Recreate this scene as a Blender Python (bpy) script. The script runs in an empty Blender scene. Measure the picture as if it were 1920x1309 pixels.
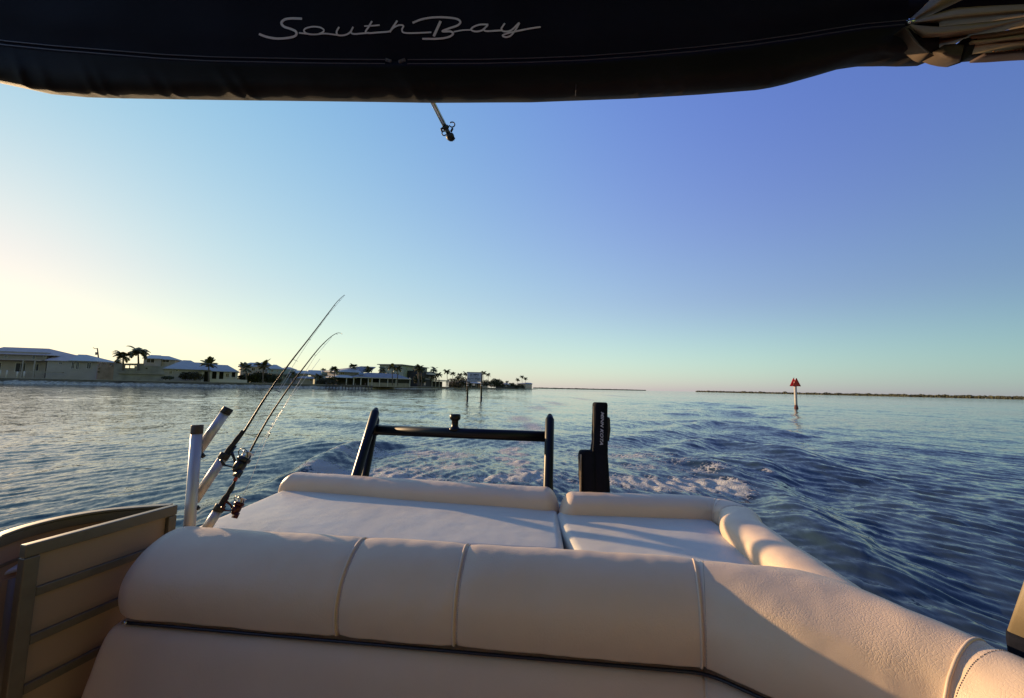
import bpy, bmesh, math, random
import numpy as np
from mathutils import Vector, Matrix, noise
from mathutils.bvhtree import BVHTree
random.seed(7); rng = np.random.default_rng(11)
S = bpy.context.scene; COL = S.collection
pi = math.pi; rad = math.radians
# ---------------------------------------------------------------- camera
F = 760.0; H = 1.9; PITCH = rad(5.45); ROLL = rad(1.26)
cF = Vector((0, math.cos(PITCH), math.sin(PITCH)))
R0 = Vector((1, 0, 0)); U0 = Vector((0, -math.sin(PITCH), math.cos(PITCH)))
cR = math.cos(ROLL)*R0 + math.sin(ROLL)*U0
cU = -math.sin(ROLL)*R0 + math.cos(ROLL)*U0
CAM = Vector((0, 0, H))
cd = bpy.data.cameras.new('camera'); co = bpy.data.objects.new('camera', cd); COL.objects.link(co)
m = Matrix((cR, cU, -cF)).transposed().to_4x4(); m.translation = CAM; co.matrix_world = m
cd.sensor_width = 36; cd.lens = 36*F/1920; cd.clip_start = 0.05; cd.clip_end = 60000
S.camera = co
def ray(px, py):
    return cF + cR*((px-960)/F) - cU*((py-654.5)/F)
def PZ(px, py, drop):            # point where the sight line reaches height H-drop
    d = ray(px, py); t = -drop/d.z
    return CAM + d*t
def PY(px, py, y):               # point at forward distance y
    d = ray(px, py); return CAM + d*(y/d.y)
# ---------------------------------------------------------------- materials
def new_mat(name):
    m = bpy.data.materials.new(name); m.use_nodes = True
    nt = m.node_tree; b = nt.nodes['Principled BSDF']
    return m, nt, b
def mat(name, col, rough=0.6, metal=0.0, var=0.0, vscale=5.0, bump=0.0, bscale=20.0, stretch=None, coat=0.0, spec=None):
    m, nt, b = new_mat(name)
    N, L = nt.nodes, nt.links
    b.inputs['Roughness'].default_value = rough; b.inputs['Metallic'].default_value = metal
    b.inputs['Base Color'].default_value = (*col, 1)
    if coat: b.inputs['Coat Weight'].default_value = coat; b.inputs['Coat Roughness'].default_value = 0.08
    if spec is not None: b.inputs['Specular IOR Level'].default_value = spec
    tc = N.new('ShaderNodeTexCoord'); src = tc.outputs['Object']
    if stretch:
        mp = N.new('ShaderNodeMapping'); mp.inputs['Scale'].default_value = stretch
        L.new(src, mp.inputs['Vector']); src = mp.outputs['Vector']
    if var > 0:
        n = N.new('ShaderNodeTexNoise'); n.inputs['Scale'].default_value = vscale; n.inputs['Detail'].default_value = 6
        L.new(src, n.inputs['Vector'])
        r = N.new('ShaderNodeMix'); r.data_type = 'RGBA'
        r.inputs[6].default_value = (*[c*(1-var) for c in col], 1)
        r.inputs[7].default_value = (*[min(1, c*(1+var)) for c in col], 1)
        mr = N.new('ShaderNodeMapRange'); mr.inputs[1].default_value = .3; mr.inputs[2].default_value = .7
        L.new(n.outputs['Fac'], mr.inputs[0]); L.new(mr.outputs[0], r.inputs[0])
        L.new(r.outputs[2], b.inputs['Base Color'])
    if bump > 0:
        n2 = N.new('ShaderNodeTexNoise'); n2.inputs['Scale'].default_value = bscale; n2.inputs['Detail'].default_value = 5
        L.new(src, n2.inputs['Vector'])
        bp = N.new('ShaderNodeBump'); bp.inputs['Distance'].default_value = bump; bp.inputs['Strength'].default_value = 1
        L.new(n2.outputs['Fac'], bp.inputs['Height']); L.new(bp.outputs['Normal'], b.inputs['Normal'])
    return m
def leather(name, col):
    m, nt, b = new_mat(name); N, L = nt.nodes, nt.links
    b.inputs['Roughness'].default_value = .42; b.inputs['Specular IOR Level'].default_value = .45
    tc = N.new('ShaderNodeTexCoord')
    # long soft creases
    n0 = N.new('ShaderNodeTexNoise'); n0.inputs['Scale'].default_value = 14; n0.inputs['Detail'].default_value = 4
    L.new(tc.outputs['Object'], n0.inputs['Vector'])
    mx = N.new('ShaderNodeMix'); mx.data_type = 'RGBA'; mx.inputs[0].default_value = .05
    L.new(tc.outputs['Object'], mx.inputs[6]); L.new(n0.outputs['Color'], mx.inputs[7])
    mp = N.new('ShaderNodeMapping'); mp.inputs['Scale'].default_value = (1.0, 1.0, .42)
    L.new(mx.outputs[2], mp.inputs['Vector'])
    v = N.new('ShaderNodeTexVoronoi'); v.feature = 'DISTANCE_TO_EDGE'; v.inputs['Scale'].default_value = 135
    L.new(mp.outputs['Vector'], v.inputs['Vector'])
    mr = N.new('ShaderNodeMapRange'); mr.inputs[1].default_value = 0; mr.inputs[2].default_value = .16
    L.new(v.outputs['Distance'], mr.inputs[0])
    v2 = N.new('ShaderNodeTexVoronoi'); v2.feature = 'DISTANCE_TO_EDGE'; v2.inputs['Scale'].default_value = 420
    L.new(tc.outputs['Object'], v2.inputs['Vector'])
    mr2 = N.new('ShaderNodeMapRange'); mr2.inputs[1].default_value = 0; mr2.inputs[2].default_value = .2
    L.new(v2.outputs['Distance'], mr2.inputs[0])
    nn = N.new('ShaderNodeTexNoise'); nn.inputs['Scale'].default_value = 5; nn.inputs['Detail'].default_value = 3
    L.new(tc.outputs['Object'], nn.inputs['Vector'])
    w = N.new('ShaderNodeMapRange'); w.inputs[1].default_value = .42; w.inputs[2].default_value = .62
    L.new(nn.outputs['Fac'], w.inputs[0])
    a = N.new('ShaderNodeMath'); a.operation = 'MULTIPLY'; L.new(mr.outputs[0], a.inputs[0]); L.new(w.outputs[0], a.inputs[1])
    c = N.new('ShaderNodeMath'); c.operation = 'MULTIPLY_ADD'; c.inputs[1].default_value = .3
    L.new(mr2.outputs[0], c.inputs[0]); L.new(a.outputs[0], c.inputs[2])
    soft = N.new('ShaderNodeTexNoise'); soft.inputs['Scale'].default_value = 7; soft.inputs['Detail'].default_value = 1.5
    L.new(tc.outputs['Object'], soft.inputs['Vector'])
    b1 = N.new('ShaderNodeBump'); b1.inputs['Distance'].default_value = .007; b1.inputs['Strength'].default_value = .8
    L.new(soft.outputs['Fac'], b1.inputs['Height'])
    bp = N.new('ShaderNodeBump'); bp.inputs['Distance'].default_value = .0005; bp.inputs['Strength'].default_value = .75
    L.new(c.outputs[0], bp.inputs['Height']); L.new(b1.outputs['Normal'], bp.inputs['Normal'])
    L.new(bp.outputs['Normal'], b.inputs['Normal'])
    st = N.new('ShaderNodeTexNoise'); st.inputs['Scale'].default_value = 3.5; st.inputs['Detail'].default_value = 8; st.inputs['Roughness'].default_value = .65
    L.new(tc.outputs['Object'], st.inputs['Vector'])
    cm = N.new('ShaderNodeMix'); cm.data_type = 'RGBA'
    cm.inputs[6].default_value = (*[x*.88 for x in col], 1); cm.inputs[7].default_value = (*[x*1.06 for x in col], 1)
    L.new(st.outputs['Fac'], cm.inputs[0]); L.new(cm.outputs[2], b.inputs['Base Color'])
    return m
M = {}
M['vinyl'] = leather('cream_vinyl', (.69, .515, .345))
M['vinyl_pad'] = leather('pale_vinyl', (.64, .595, .475))
M['welt'] = mat('welt_vinyl', (.65, .49, .335), .5)
M['thread'] = mat('thread', (.30, .24, .21), .8)
M['black_trim'] = mat('black_trim', (.012, .012, .015), .35)
M['navy'] = mat('navy_canvas', (.012, .015, .030), .8, var=.25, vscale=3, bump=.0006, bscale=900, spec=.12)
M['navy_roll'] = mat('dark_canvas', (.017, .0145, .014), .75, var=.3, vscale=4, bump=.0006, bscale=900, spec=.15)
M['brown_canvas'] = mat('taupe_canvas', (.40, .29, .175), .85, var=.12, vscale=9, bump=.0005, bscale=900)
M['logo'] = mat('silver_print', (.75, .78, .86), .5)
M['zip'] = mat('zip_tape', (.12, .12, .16), .5)
M['alu'] = mat('brushed_aluminium', (.50, .48, .465), .5, .55, var=.14, vscale=60, stretch=(1, 1, .08))
M['cap_brown'] = mat('brown_cap', (.07, .045, .03), .6)
M['rubber'] = mat('black_rubber', (.012, .013, .014), .55, bump=.0004, bscale=200)
M['black_gloss'] = mat('black_powder_coat', (.004, .0045, .007), .36, spec=.22)
M['blank'] = mat('rod_blank', (.008, .008, .009), .5, spec=.25)
M['red_blank'] = mat('red_rod_blank', (.28, .02, .018), .25, coat=.5)
M['cork'] = mat('dark_grip', (.018, .018, .018), .8, bump=.0005, bscale=300)
M['reel_dark'] = mat('reel_graphite', (.03, .032, .034), .32, .5)
M['reel_red'] = mat('reel_maroon', (.06, .010, .010), .3, .5)
M['spool'] = mat('silver_spool', (.6, .6, .58), .3, .9)
M['line'] = mat('fishing_line', (.8, .82, .82), .3)
M['guide'] = mat('guide_wire', (.12, .12, .12), .3, .8)
M['bounce_maroon'] = mat('bounce_maroon', (.30, .035, .04), .5, bump=.002, bscale=12)
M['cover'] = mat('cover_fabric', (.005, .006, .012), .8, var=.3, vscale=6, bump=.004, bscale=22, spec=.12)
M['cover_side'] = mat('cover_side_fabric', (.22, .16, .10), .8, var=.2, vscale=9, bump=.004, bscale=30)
M['text_grey'] = mat('pale_print', (.42, .42, .50), .6)
M['rail'] = mat('taupe_painted_rail', (.135, .108, .07), .42, .1, var=.1, vscale=20, coat=.15)
M['white_gel'] = mat('gelcoat', (.42, .40, .39), .3, coat=.3, var=.05, vscale=6)
M['pole_tan'] = mat('tan_vinyl_post', (.21, .16, .09), .6, var=.12, vscale=14)
M['grey_post'] = mat('grey_post', (.20, .17, .145), .6, var=.08, vscale=9)
M['deck'] = mat('deck_vinyl', (.48, .39, .28), .7, var=.15, vscale=14)
M['pole_brown'] = mat('sleeve_canvas', (.38, .28, .15), .8, var=.1, vscale=12)
M['hem_brown'] = mat('hem_canvas', (.05, .03, .026), .8)
M['stitch_orange'] = mat('orange_thread', (.45, .2, .09), .8)
M['flap'] = mat('flap_canvas', (.075, .05, .03), .8, var=.2, vscale=30)
M['steel'] = mat('stainless_tube', (.55, .58, .56), .22, 1)
def panel_mat():
    m, nt, b = new_mat('tan_mesh_panel'); N, L = nt.nodes, nt.links
    b.inputs['Base Color'].default_value = (.35, .235, .155, 1); b.inputs['Roughness'].default_value = .7
    tr = N.new('ShaderNodeBsdfTranslucent'); tr.inputs['Color'].default_value = (.34, .19, .10, 1)
    mx = N.new('ShaderNodeMixShader'); mx.inputs[0].default_value = .12
    L.new(b.outputs[0], mx.inputs[1]); L.new(tr.outputs[0], mx.inputs[2])
    L.new(mx.outputs[0], N['Material Output'].inputs['Surface'])
    return m
M['panel'] = panel_mat()
# ---------------------------------------------------------------- object helpers
def tag(o, label=None, cat=None, group=None, kind=None):
    if label: o['label'] = label
    if cat: o['category'] = cat
    if group: o['group'] = group
    if kind: o['kind'] = kind
    return o
def thing(name, label, cat, loc=(0, 0, 0), group=None):
    o = bpy.data.objects.new(name, None); COL.objects.link(o); o.location = loc
    o.empty_display_size = .2
    return tag(o, label, cat, group)
def mesh_obj(name, verts, faces, material, parent=None, smooth=True, mats=None):
    me = bpy.data.meshes.new(name); me.from_pydata([tuple(v) for v in verts], [], faces); me.update()
    if mats:
        for x in mats: me.materials.append(x)
    elif material: me.materials.append(material)
    if smooth: me.polygons.foreach_set('use_smooth', [True]*len(me.polygons))
    o = bpy.data.objects.new(name, me); COL.objects.link(o)
    if parent is not None:
        off = parent_world(parent)
        me.transform(Matrix.Translation(-off))
        o.parent = parent
    return o
def parent_world(p):
    v = Vector(p.location); q = p.parent
    while q is not None: v += Vector(q.location); q = q.parent
    return v
def tube_geo(pts, r, seg=12, cap=True, close=False):
    pts = [Vector(p) for p in pts]; n = len(pts)
    rs = r if hasattr(r, '__len__') else [r]*n
    V, Fc = [], []
    prev = None
    for i, p in enumerate(pts):
        if close: t = pts[(i+1) % n]-pts[i-1]
        else: t = pts[min(i+1, n-1)]-pts[max(i-1, 0)]
        t.normalize()
        if prev is None:
            a = Vector((0, 0, 1)) if abs(t.z) < .9 else Vector((1, 0, 0))
            u = t.cross(a).normalized()
        else:
            u = (prev - t*prev.dot(t)).normalized()
        prev = u; w = t.cross(u)
        for k in range(seg):
            a = 2*pi*k/seg
            V.append(p + (u*math.cos(a)+w*math.sin(a))*rs[i])
    rr = n if close else n-1
    for i in range(rr):
        j = (i+1) % n
        for k in range(seg):
            k2 = (k+1) % seg
            Fc.append((i*seg+k, i*seg+k2, j*seg+k2, j*seg+k))
    if cap and not close:
        Fc.append(tuple(range(seg))[::-1]); Fc.append(tuple((n-1)*seg+k for k in range(seg)))
    return V, Fc
class G:
    """collects geometry for one mesh"""
    def __init__(s): s.V = []; s.Fc = []
    def add(s, vf):
        o = len(s.V); s.V += list(vf[0]); s.Fc += [tuple(i+o for i in f) for f in vf[1]]; return s
    def tube(s, pts, r, seg=12, **k): return s.add(tube_geo(pts, r, seg, **k))
    def box(s, c, size, rot=None):
        c = Vector(c); hx, hy, hz = [x/2 for x in size]
        vs = [Vector((x, y, z)) for x in (-hx, hx) for y in (-hy, hy) for z in (-hz, hz)]
        if rot is not None: vs = [rot @ v for v in vs]
        return s.add(([c+v for v in vs], [(0, 1, 3, 2), (4, 6, 7, 5), (0, 4, 5, 1), (2, 3, 7, 6), (0, 2, 6, 4), (1, 5, 7, 3)]))
    def obj(s, name, material, parent=None, smooth=True): return mesh_obj(name, s.V, s.Fc, material, parent, smooth)
def catmull(pts, n=8, close=False):
    P = [np.array(p, float) for p in pts]; N_ = len(P); out = []
    rng_ = range(N_) if close else range(N_-1)
    for i in rng_:
        if close: p0, p1, p2, p3 = P[i-1], P[i], P[(i+1) % N_], P[(i+2) % N_]
        else: p0, p1, p2, p3 = P[max(i-1, 0)], P[i], P[i+1], P[min(i+2, N_-1)]
        for k in range(n):
            t = k/n
            out.append(.5*((2*p1)+(-p0+p2)*t+(2*p0-5*p1+4*p2-p3)*t*t+(-p0+3*p1-3*p2+p3)*t**3))
    if not close: out.append(P[-1])
    return out
def chaikin(pts, it=3):
    P = [np.array(p, float) for p in pts]
    for _ in range(it):
        Q = [P[0]]
        for a, b in zip(P[:-1], P[1:]): Q += [a*.75+b*.25, a*.25+b*.75]
        Q.append(P[-1]); P = Q
    return P
def bevel(o, w=.004, seg=2, ang=40):
    b = o.modifiers.new('bevel', 'BEVEL'); b.width = w; b.segments = seg; b.limit_method = 'ANGLE'; b.angle_limit = rad(ang)
    o.data.polygons.foreach_set('use_smooth', [True]*len(o.data.polygons))
    try:
        wn = o.modifiers.new('wn', 'WEIGHTED_NORMAL'); wn.keep_sharp = True
    except Exception: pass
    return o
def beam(g, a, b, w, h, up=Vector((0, 0, 1))):
    """box bar from a to b, width w across, height h along up"""
    a, b = Vector(a), Vector(b); t = (b-a); ln = t.length; t.normalize()
    s = t.cross(up).normalized(); u = s.cross(t).normalized()
    rot = Matrix((t, s, u)).transposed()
    return g.box((a+b)/2, (ln, w, h), rot)

class Sweep:
    """cushion: closed profile (n,z) swept along a horizontal path, rounded ends, sewn-in seams"""
    def __init__(s, path, prof, z0, ends=(.12, .12), seams=(), seg=72, ds=.012, pres=None, nfun=None, anchor=None):
        P = np.array(path, float); d = np.r_[0, np.cumsum(np.linalg.norm(np.diff(P, axis=0), axis=1))]
        s.P, s.d, s.L = P, d, d[-1]
        base = list(np.arange(0, s.L, ds))+[s.L]
        for q in seams: base += list(np.linspace(q-.016, q+.016, 17))
        for k in range(13):
            base += [ends[0]*(1-math.cos(pi/2*k/12)), s.L-ends[1]*(1-math.cos(pi/2*k/12))]
        t = np.unique(np.round([x for x in base if 0 <= x <= s.L], 5)); s.t = t
        pr = np.array(catmull(prof, max(2, seg//len(prof)), True)); s.pr = pr; s.z0 = z0
        s.ends, s.seams, s.nfun = ends, seams, nfun
        s.c = pr.mean(0) if anchor is None else np.array(anchor)
        V = []
        for x in t: V += list(s.ring(x))
        m_ = len(pr); Fc = []
        for i in range(len(t)-1):
            for k in range(m_):
                k2 = (k+1) % m_
                Fc.append((i*m_+k, i*m_+k2, (i+1)*m_+k2, (i+1)*m_+k))
        Fc.append(tuple(range(m_))[::-1]); Fc.append(tuple((len(t)-1)*m_+k for k in range(m_)))
        s.V, s.Fc = V, Fc
    def frame(s, x):
        x = min(max(x, 0), s.L)
        p = np.array([np.interp(x, s.d, s.P[:, 0]), np.interp(x, s.d, s.P[:, 1])])
        a, b = max(0, x-.01), min(s.L, x+.01)
        q = np.array([np.interp(b, s.d, s.P[:, 0])-np.interp(a, s.d, s.P[:, 0]), np.interp(b, s.d, s.P[:, 1])-np.interp(a, s.d, s.P[:, 1])])
        q /= np.linalg.norm(q); return p, np.array([-q[1], q[0]])
    def ring(s, x, off=0.0):
        p, n = s.frame(x)
        k = 1.0
        if x < s.ends[0]: k = math.sqrt(max(1e-5, 1-((s.ends[0]-x)/s.ends[0])**2))
        if x > s.L-s.ends[1]: k = min(k, math.sqrt(max(1e-5, 1-((x-s.L+s.ends[1])/s.ends[1])**2)))
        g = sum(.005*math.exp(-((x-q)/.0045)**2)+.004*math.exp(-((x-q)/.03)**2) for q in s.seams)
        out = []
        pr = s.pr if s.nfun is None else s.nfun(s.pr, x/s.L)
        cen = s.c
        pc = pr.mean(0)
        for q in pr:
            r_ = cen+(q-cen)*k
            dd = r_-pc; ln = np.linalg.norm(dd)+1e-6
            nr_ = math.exp(-(min([abs(x-z_) for z_ in s.seams]+[9])/.035)**2) if s.seams else 0
            q3 = Vector((p[0]+n[0]*r_[0], p[1]+n[1]*r_[0], r_[1]))
            wob = .0035*noise.noise(q3*6.5)+.0012*noise.noise(Vector((x*9, 0, 0))+q3*17)+.0022*nr_*noise.noise(Vector((q3.x*12, q3.y*12, q3.z*42)))
            r_ = r_+dd/ln*(off-g+wob)
            out.append(Vector((p[0]+n[0]*r_[0], p[1]+n[1]*r_[0], s.z0+r_[1])))
        return out
    def nearest(s, pt):
        D = np.linalg.norm(s.P-np.array([pt[0], pt[1]]), axis=1); return s.d[int(D.argmin())]
M['pile'] = mat('dark_wet_pile', (.10, .085, .05), .85, var=.3, vscale=3)
M['pile_light'] = mat('weathered_pile', (.50, .45, .36), .85, var=.2, vscale=3)
M['pile_foot'] = mat('barnacled_foot', (.14, .05, .035), .9, var=.4, vscale=6)
M['sign_white'] = mat('sign_white', (.55, .55, .60), .6, var=.08, vscale=2)
M['sign_ink'] = mat('sign_ink', (.01, .012, .015), .6)
M['sign_red'] = mat('marker_red', (.75, .035, .03), .55, var=.12, vscale=3)
M['sign_dark'] = mat('marker_edge', (.09, .01, .015), .6)
M['board_back'] = mat('marker_back', (.6, .05, .04), .6)
# ================================================================ THE BOAT
YAW = rad(7.0)
AX = Vector((math.sin(YAW), math.cos(YAW), 0)); LX = Vector((math.cos(YAW), -math.sin(YAW), 0))
def xy(v): return (v[0], v[1])
# ---- backrest
base = [PZ(240, 1165, .87), PZ(640, 1193, .87), PZ(1100, 1238, .87), PZ(1300, 1256, .87)]
l0, l1 = base[0], base[3]
c1 = PZ(1325, 1259, .87)
out4 = PZ(1890, 1185, .60)
c2 = Vector((out4.x-.27, out4.y-.10, 0))
path = [xy(l0 + (l0-l1).normalized()*.03), xy(l0.lerp(l1, .33)), xy(l0.lerp(l1, .66)), xy(l1)]
p1 = Vector((c1.x, c1.y, 0))
dirA = (Vector((l1.x, l1.y, 0))-Vector((l0.x, l0.y, 0))).normalized()
dirB = (c2-p1).normalized()
arc = [p1-dirA*.10, p1, p1+dirB*.10]
arc2 = [c2-dirB*.10, c2, c2-AX*.10]
path = [xy(l0-dirA*.115), xy(arc[0]-dirA*.3)] + [tuple(q) for q in chaikin([xy(a) for a in arc], 3)] + [tuple(q) for q in chaikin([xy(a) for a in arc2], 3)] + [xy(c2-AX*1.5)]
dense = []
for a, b in zip(path[:-1], path[1:]):
    a, b = np.array(a), np.array(b); n = max(1, int(np.linalg.norm(b-a)/.01))
    dense += [a+(b-a)*k/n for k in range(n)]
dense.append(np.array(path[-1])); PATH = dense
def seam_at(px, py, drop, sw): return sw.nearest(PZ(px, py, drop))
prof_up = [(.012, .004), (-.012, .03), (-.022, .09), (-.012, .15), (.02, .205), (.07, .250), (.135, .276), (.195, .268), (.235, .225), (.25, .16), (.25, .06), (.235, .0), (.12, -.004)]
tmp = Sweep(PATH, prof_up, H-.87)
s1 = seam_at(640, 1193, .87, tmp); s2 = seam_at(858, 1214, .87, tmp); s3 = tmp.nearest(p1)-.0; s4 = tmp.nearest(c2)
SE = (s1, s2, s3, s4)
sofa = thing('bench_seat', 'cream vinyl bench backrest across the boat with its sunlit corner curving right', 'boat seat', (0, 1.4, H-1.3))
def corner_bulge(pr, u):
    x = u*tmp.L; t = (x-s3)/(s4-s3)
    k = 1+(.80*math.sin(pi*min(1, max(0, t)))**1.15 if 0 < t < 1 else 0)
    q = pr.copy(); q[:, 0] = np.where(q[:, 0] > .03, .03+(q[:, 0]-.03)*k, q[:, 0]); return q
up = Sweep(PATH, prof_up, H-.87, ends=(.16, .05), seams=SE, nfun=corner_bulge, anchor=(.11, .02))
upper = mesh_obj('upper_cushion', up.V, up.Fc, M['vinyl'], sofa)
def seam_parts(sw, q, parent, w=.0042, off=.0015, side=.008):
    r1 = sw.ring(q-side, .0); n = len(r1)
    g = G(); g.tube(r1, w, 8, close=True)
    g.obj('piping', M['welt'], parent)
    r2 = [sum((a for a in [p]), Vector()) for p in sw.ring(q+.006, .0008)]
    g = G()
    # stitches
    acc = 0; pts = r2+[r2[0]]
    step = .0065
    for a, b in zip(pts[:-1], pts[1:]):
        ln = (b-a).length
        while acc < ln:
            p = a.lerp(b, acc/ln); e = a.lerp(b, min(1, (acc+.0042)/ln))
            g.tube([p, e], .0008, 5); acc += step
        acc -= ln
    g.obj('stitching', M['thread'], parent)
for q in SE: seam_parts(up, q, upper)
prof_lo = [(.03, -.018), (-.006, -.03), (-.032, -.075), (-.055, -.15), (-.085, -.25), (-.115, -.36), (-.13, -.42), (.02, -.43), (.12, -.43), (.20, -.40), (.21, -.2), (.21, -.03), (.12, -.015)]
lo = Sweep(PATH, prof_lo, H-.87, ends=(.06, .05), seams=(s3,), anchor=(.09, -.43))
lower = mesh_obj('lower_cushion', lo.V, lo.Fc, M['vinyl'], sofa)
# dark piping in the joint
g = G(); pts = []
for x in np.arange(.105, tmp.L, .02):
    p, n = tmp.frame(x); pts.append(Vector((p[0]+n[0]*.004, p[1]+n[1]*.004, H-.87-.008)))
g.tube(pts, .0055, 8); g.obj('joint_piping', M['black_trim'], sofa)
g = G(); pts2 = [p+Vector((0, 0, -.012)) for p in pts]; pts2 = [Vector((p.x, p.y, p.z)) for p in pts2]
pass
g = G(); e = pts[0]
g.tube([e+Vector((-.012, .0, .002)), e+Vector((.004, 0, .0))], .006, 10); g.obj('piping_end_cap', M['steel'], sofa)

# ---- sun pads
PD = .735   # pad surface below the eye
def rounded_outline(pts, r=.05, n=7):
    out = []; N_ = len(pts)
    for i in range(N_):
        a, b, c = Vector(pts[i-1]), Vector(pts[i]), Vector(pts[(i+1) % N_])
        rr = min(r, (a-b).length*.45, (c-b).length*.45)
        p, q = b+(a-b).normalized()*rr, b+(c-b).normalized()*rr
        for k in range(n+1):
            t = k/n; out.append(p*(1-t)**2+b*2*t*(1-t)+q*t*t)
    return out
def pad(name, outline, ztop, th, r, material, parent, dome=.012):
    o2 = rounded_outline([Vector((p[0], p[1])) for p in outline], .07)
    # densify
    D = []
    for a, b in zip(o2, o2[1:]+o2[:1]):
        n = max(1, int((b-a).length/.03)); D += [a.lerp(b, k/n) for k in range(n)]
    N_ = len(D); cen = sum(D, Vector((0, 0)))/N_
    nor = []
    for i in range(N_):
        t = (D[(i+1) % N_]-D[i-1]).normalized(); nn = Vector((t.y, -t.x))
        if nn.dot(D[i]-cen) < 0: nn = -nn
        nor.append(nn)
    V, Fc = [], []
    rings = [(-.0, -th)] + [(0, -r)] + [(r*(1-math.cos(a)), -r+r*math.sin(a)) for a in np.linspace(0, pi/2, 8)[1:]]
    for ins, z in rings:
        V += [Vector((*(D[i]-nor[i]*ins), ztop+z)) for i in range(N_)]
    last = [D[i]-nor[i]*r for i in range(N_)]
    K = 14
    for k in range(1, K):
        f = 1-k/K
        V += [Vector((*(cen+(p-cen)*f), ztop+dome*(1-f*f))) for p in last]
    nr = len(rings)+K-1
    for i in range(nr-1):
        for k in range(N_):
            k2 = (k+1) % N_; Fc.append((i*N_+k, i*N_+k2, (i+1)*N_+k2, (i+1)*N_+k))
    V.append(Vector((*cen, ztop+dome))); ci = len(V)-1
    for k in range(N_): Fc.append(((nr-1)*N_+k, (nr-1)*N_+(k+1) % N_, ci))
    return mesh_obj(name, V, Fc, material, parent)
A = PZ(522, 922, PD); B = PZ(1040, 957, PD); Bf = PZ(1048, 1012, PD)
C = PZ(392, 975, PD)
back = (A-B).normalized()
dr = (Bf-B).normalized(); dl = (C-A).normalized()
left = thing('sun_pad', 'wide cream sun pad behind the bench with a long rear bolster', 'sun pad', ((A+B)/2-Vector((0, 0, .3)))[:], 'sun pads behind the bench')
ol = [A+Vector((-.02, .16, 0)), B+Vector((.024, .16, 0)), Vector((B.x+.024, B.y, 0)), B+dr*.62+Vector((.024, 0, 0)), A+dl*.75]
pad('cushion', ol, H-PD, .12, .045, M['vinyl_pad'], left)
bp = [xy(A+Vector((-.075, .03, 0))), xy(A.lerp(B, .33)+Vector((0, .0, 0))), xy(A.lerp(B, .66)), xy(B+Vector((.032, 0, 0)))]
prof_b = [(.0, -.03), (-.004, .03), (.01, .07), (.05, .097), (.11, .105), (.165, .095), (.20, .06), (.21, .0), (.20, -.1), (.1, -.11), (.03, -.09)]
def wavy(pr, u):
    k = .05*math.exp(-((u-.13)/.10)**2)*0 + .045/(1+math.exp((u-.42)/.05))
    q = pr.copy(); fr = q[:, 0] < .1; q[fr, 0] -= 0
    f2 = np.clip((.14-q[:, 0])/.14, 0, 1); q[:, 0] += f2*(k-.02); return q
dn = []
for a, b in zip(bp[:-1], bp[1:]):
    a, b = np.array(a), np.array(b); n = int(np.linalg.norm(b-a)/.01); dn += [a+(b-a)*k/n for k in range(n)]
dn.append(np.array(bp[-1]))
bl = Sweep(dn, prof_b, H-PD, ends=(.11, .10), nfun=wavy, anchor=(.1, -.08))
mesh_obj('bolster', bl.V, bl.Fc, M['vinyl'], left)
# right pad
A2 = PZ(1056, 966, PD); B2 = PZ(1335, 975, PD)
E2 = PZ(1590, 1050, .63)
right = thing('sun_pad', 'narrower sun pad on the right whose bolster bends forward along the side', 'sun pad', ((A2+B2)/2-Vector((0, 0, .3)))[:], 'sun pads behind the bench')
B2b = Vector((B2.x+.04, B2.y-.01, 0))
x_in = E2.x-.20
corner = Vector((x_in, B2.y-.22, 0))
endp = corner-AX*.95
pr_ = [xy(A2+Vector((-.02, 0, 0))), xy(A2.lerp(B2, .5))] + [tuple(q) for q in chaikin([xy(B2b-Vector((.12, -.012, 0))), xy(B2b), xy(corner), xy(corner-AX*.14)], 3)] + [xy(endp)]
dn = []
for a, b in zip(pr_[:-1], pr_[1:]):
    a, b = np.array(a), np.array(b); n = max(1, int(np.linalg.norm(b-a)/.01)); dn += [a+(b-a)*k/n for k in range(n)]
dn.append(np.array(pr_[-1]))
tq = Sweep(dn, prof_b, H-PD)
q1 = tq.nearest(B2b-Vector((.045, -.005, 0))); q2 = tq.nearest(B2b+Vector((.035, -.04, 0)))
br = Sweep(dn, prof_b, H-PD, ends=(.09, .05), seams=(q1, q2), anchor=(.1, -.08))
rb = mesh_obj('bolster', br.V, br.Fc, M['vinyl'], right)
seam_parts(br, q1, rb, .003, side=.0); seam_parts(br, q2, rb, .003, side=.0)
ol = [A2+Vector((-.035, .12, 0)), B2b+Vector((-.02, .10, 0)), corner+Vector((.08, -.04, 0)), endp+Vector((.08, 0, 0)), Vector((A2.x+.0, A2.y-.75, 0)), Vector((A2.x-.035, A2.y-.2, 0))]
pad('cushion', ol, H-PD+.001, .12, .045, M['vinyl_pad'], right)

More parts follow.
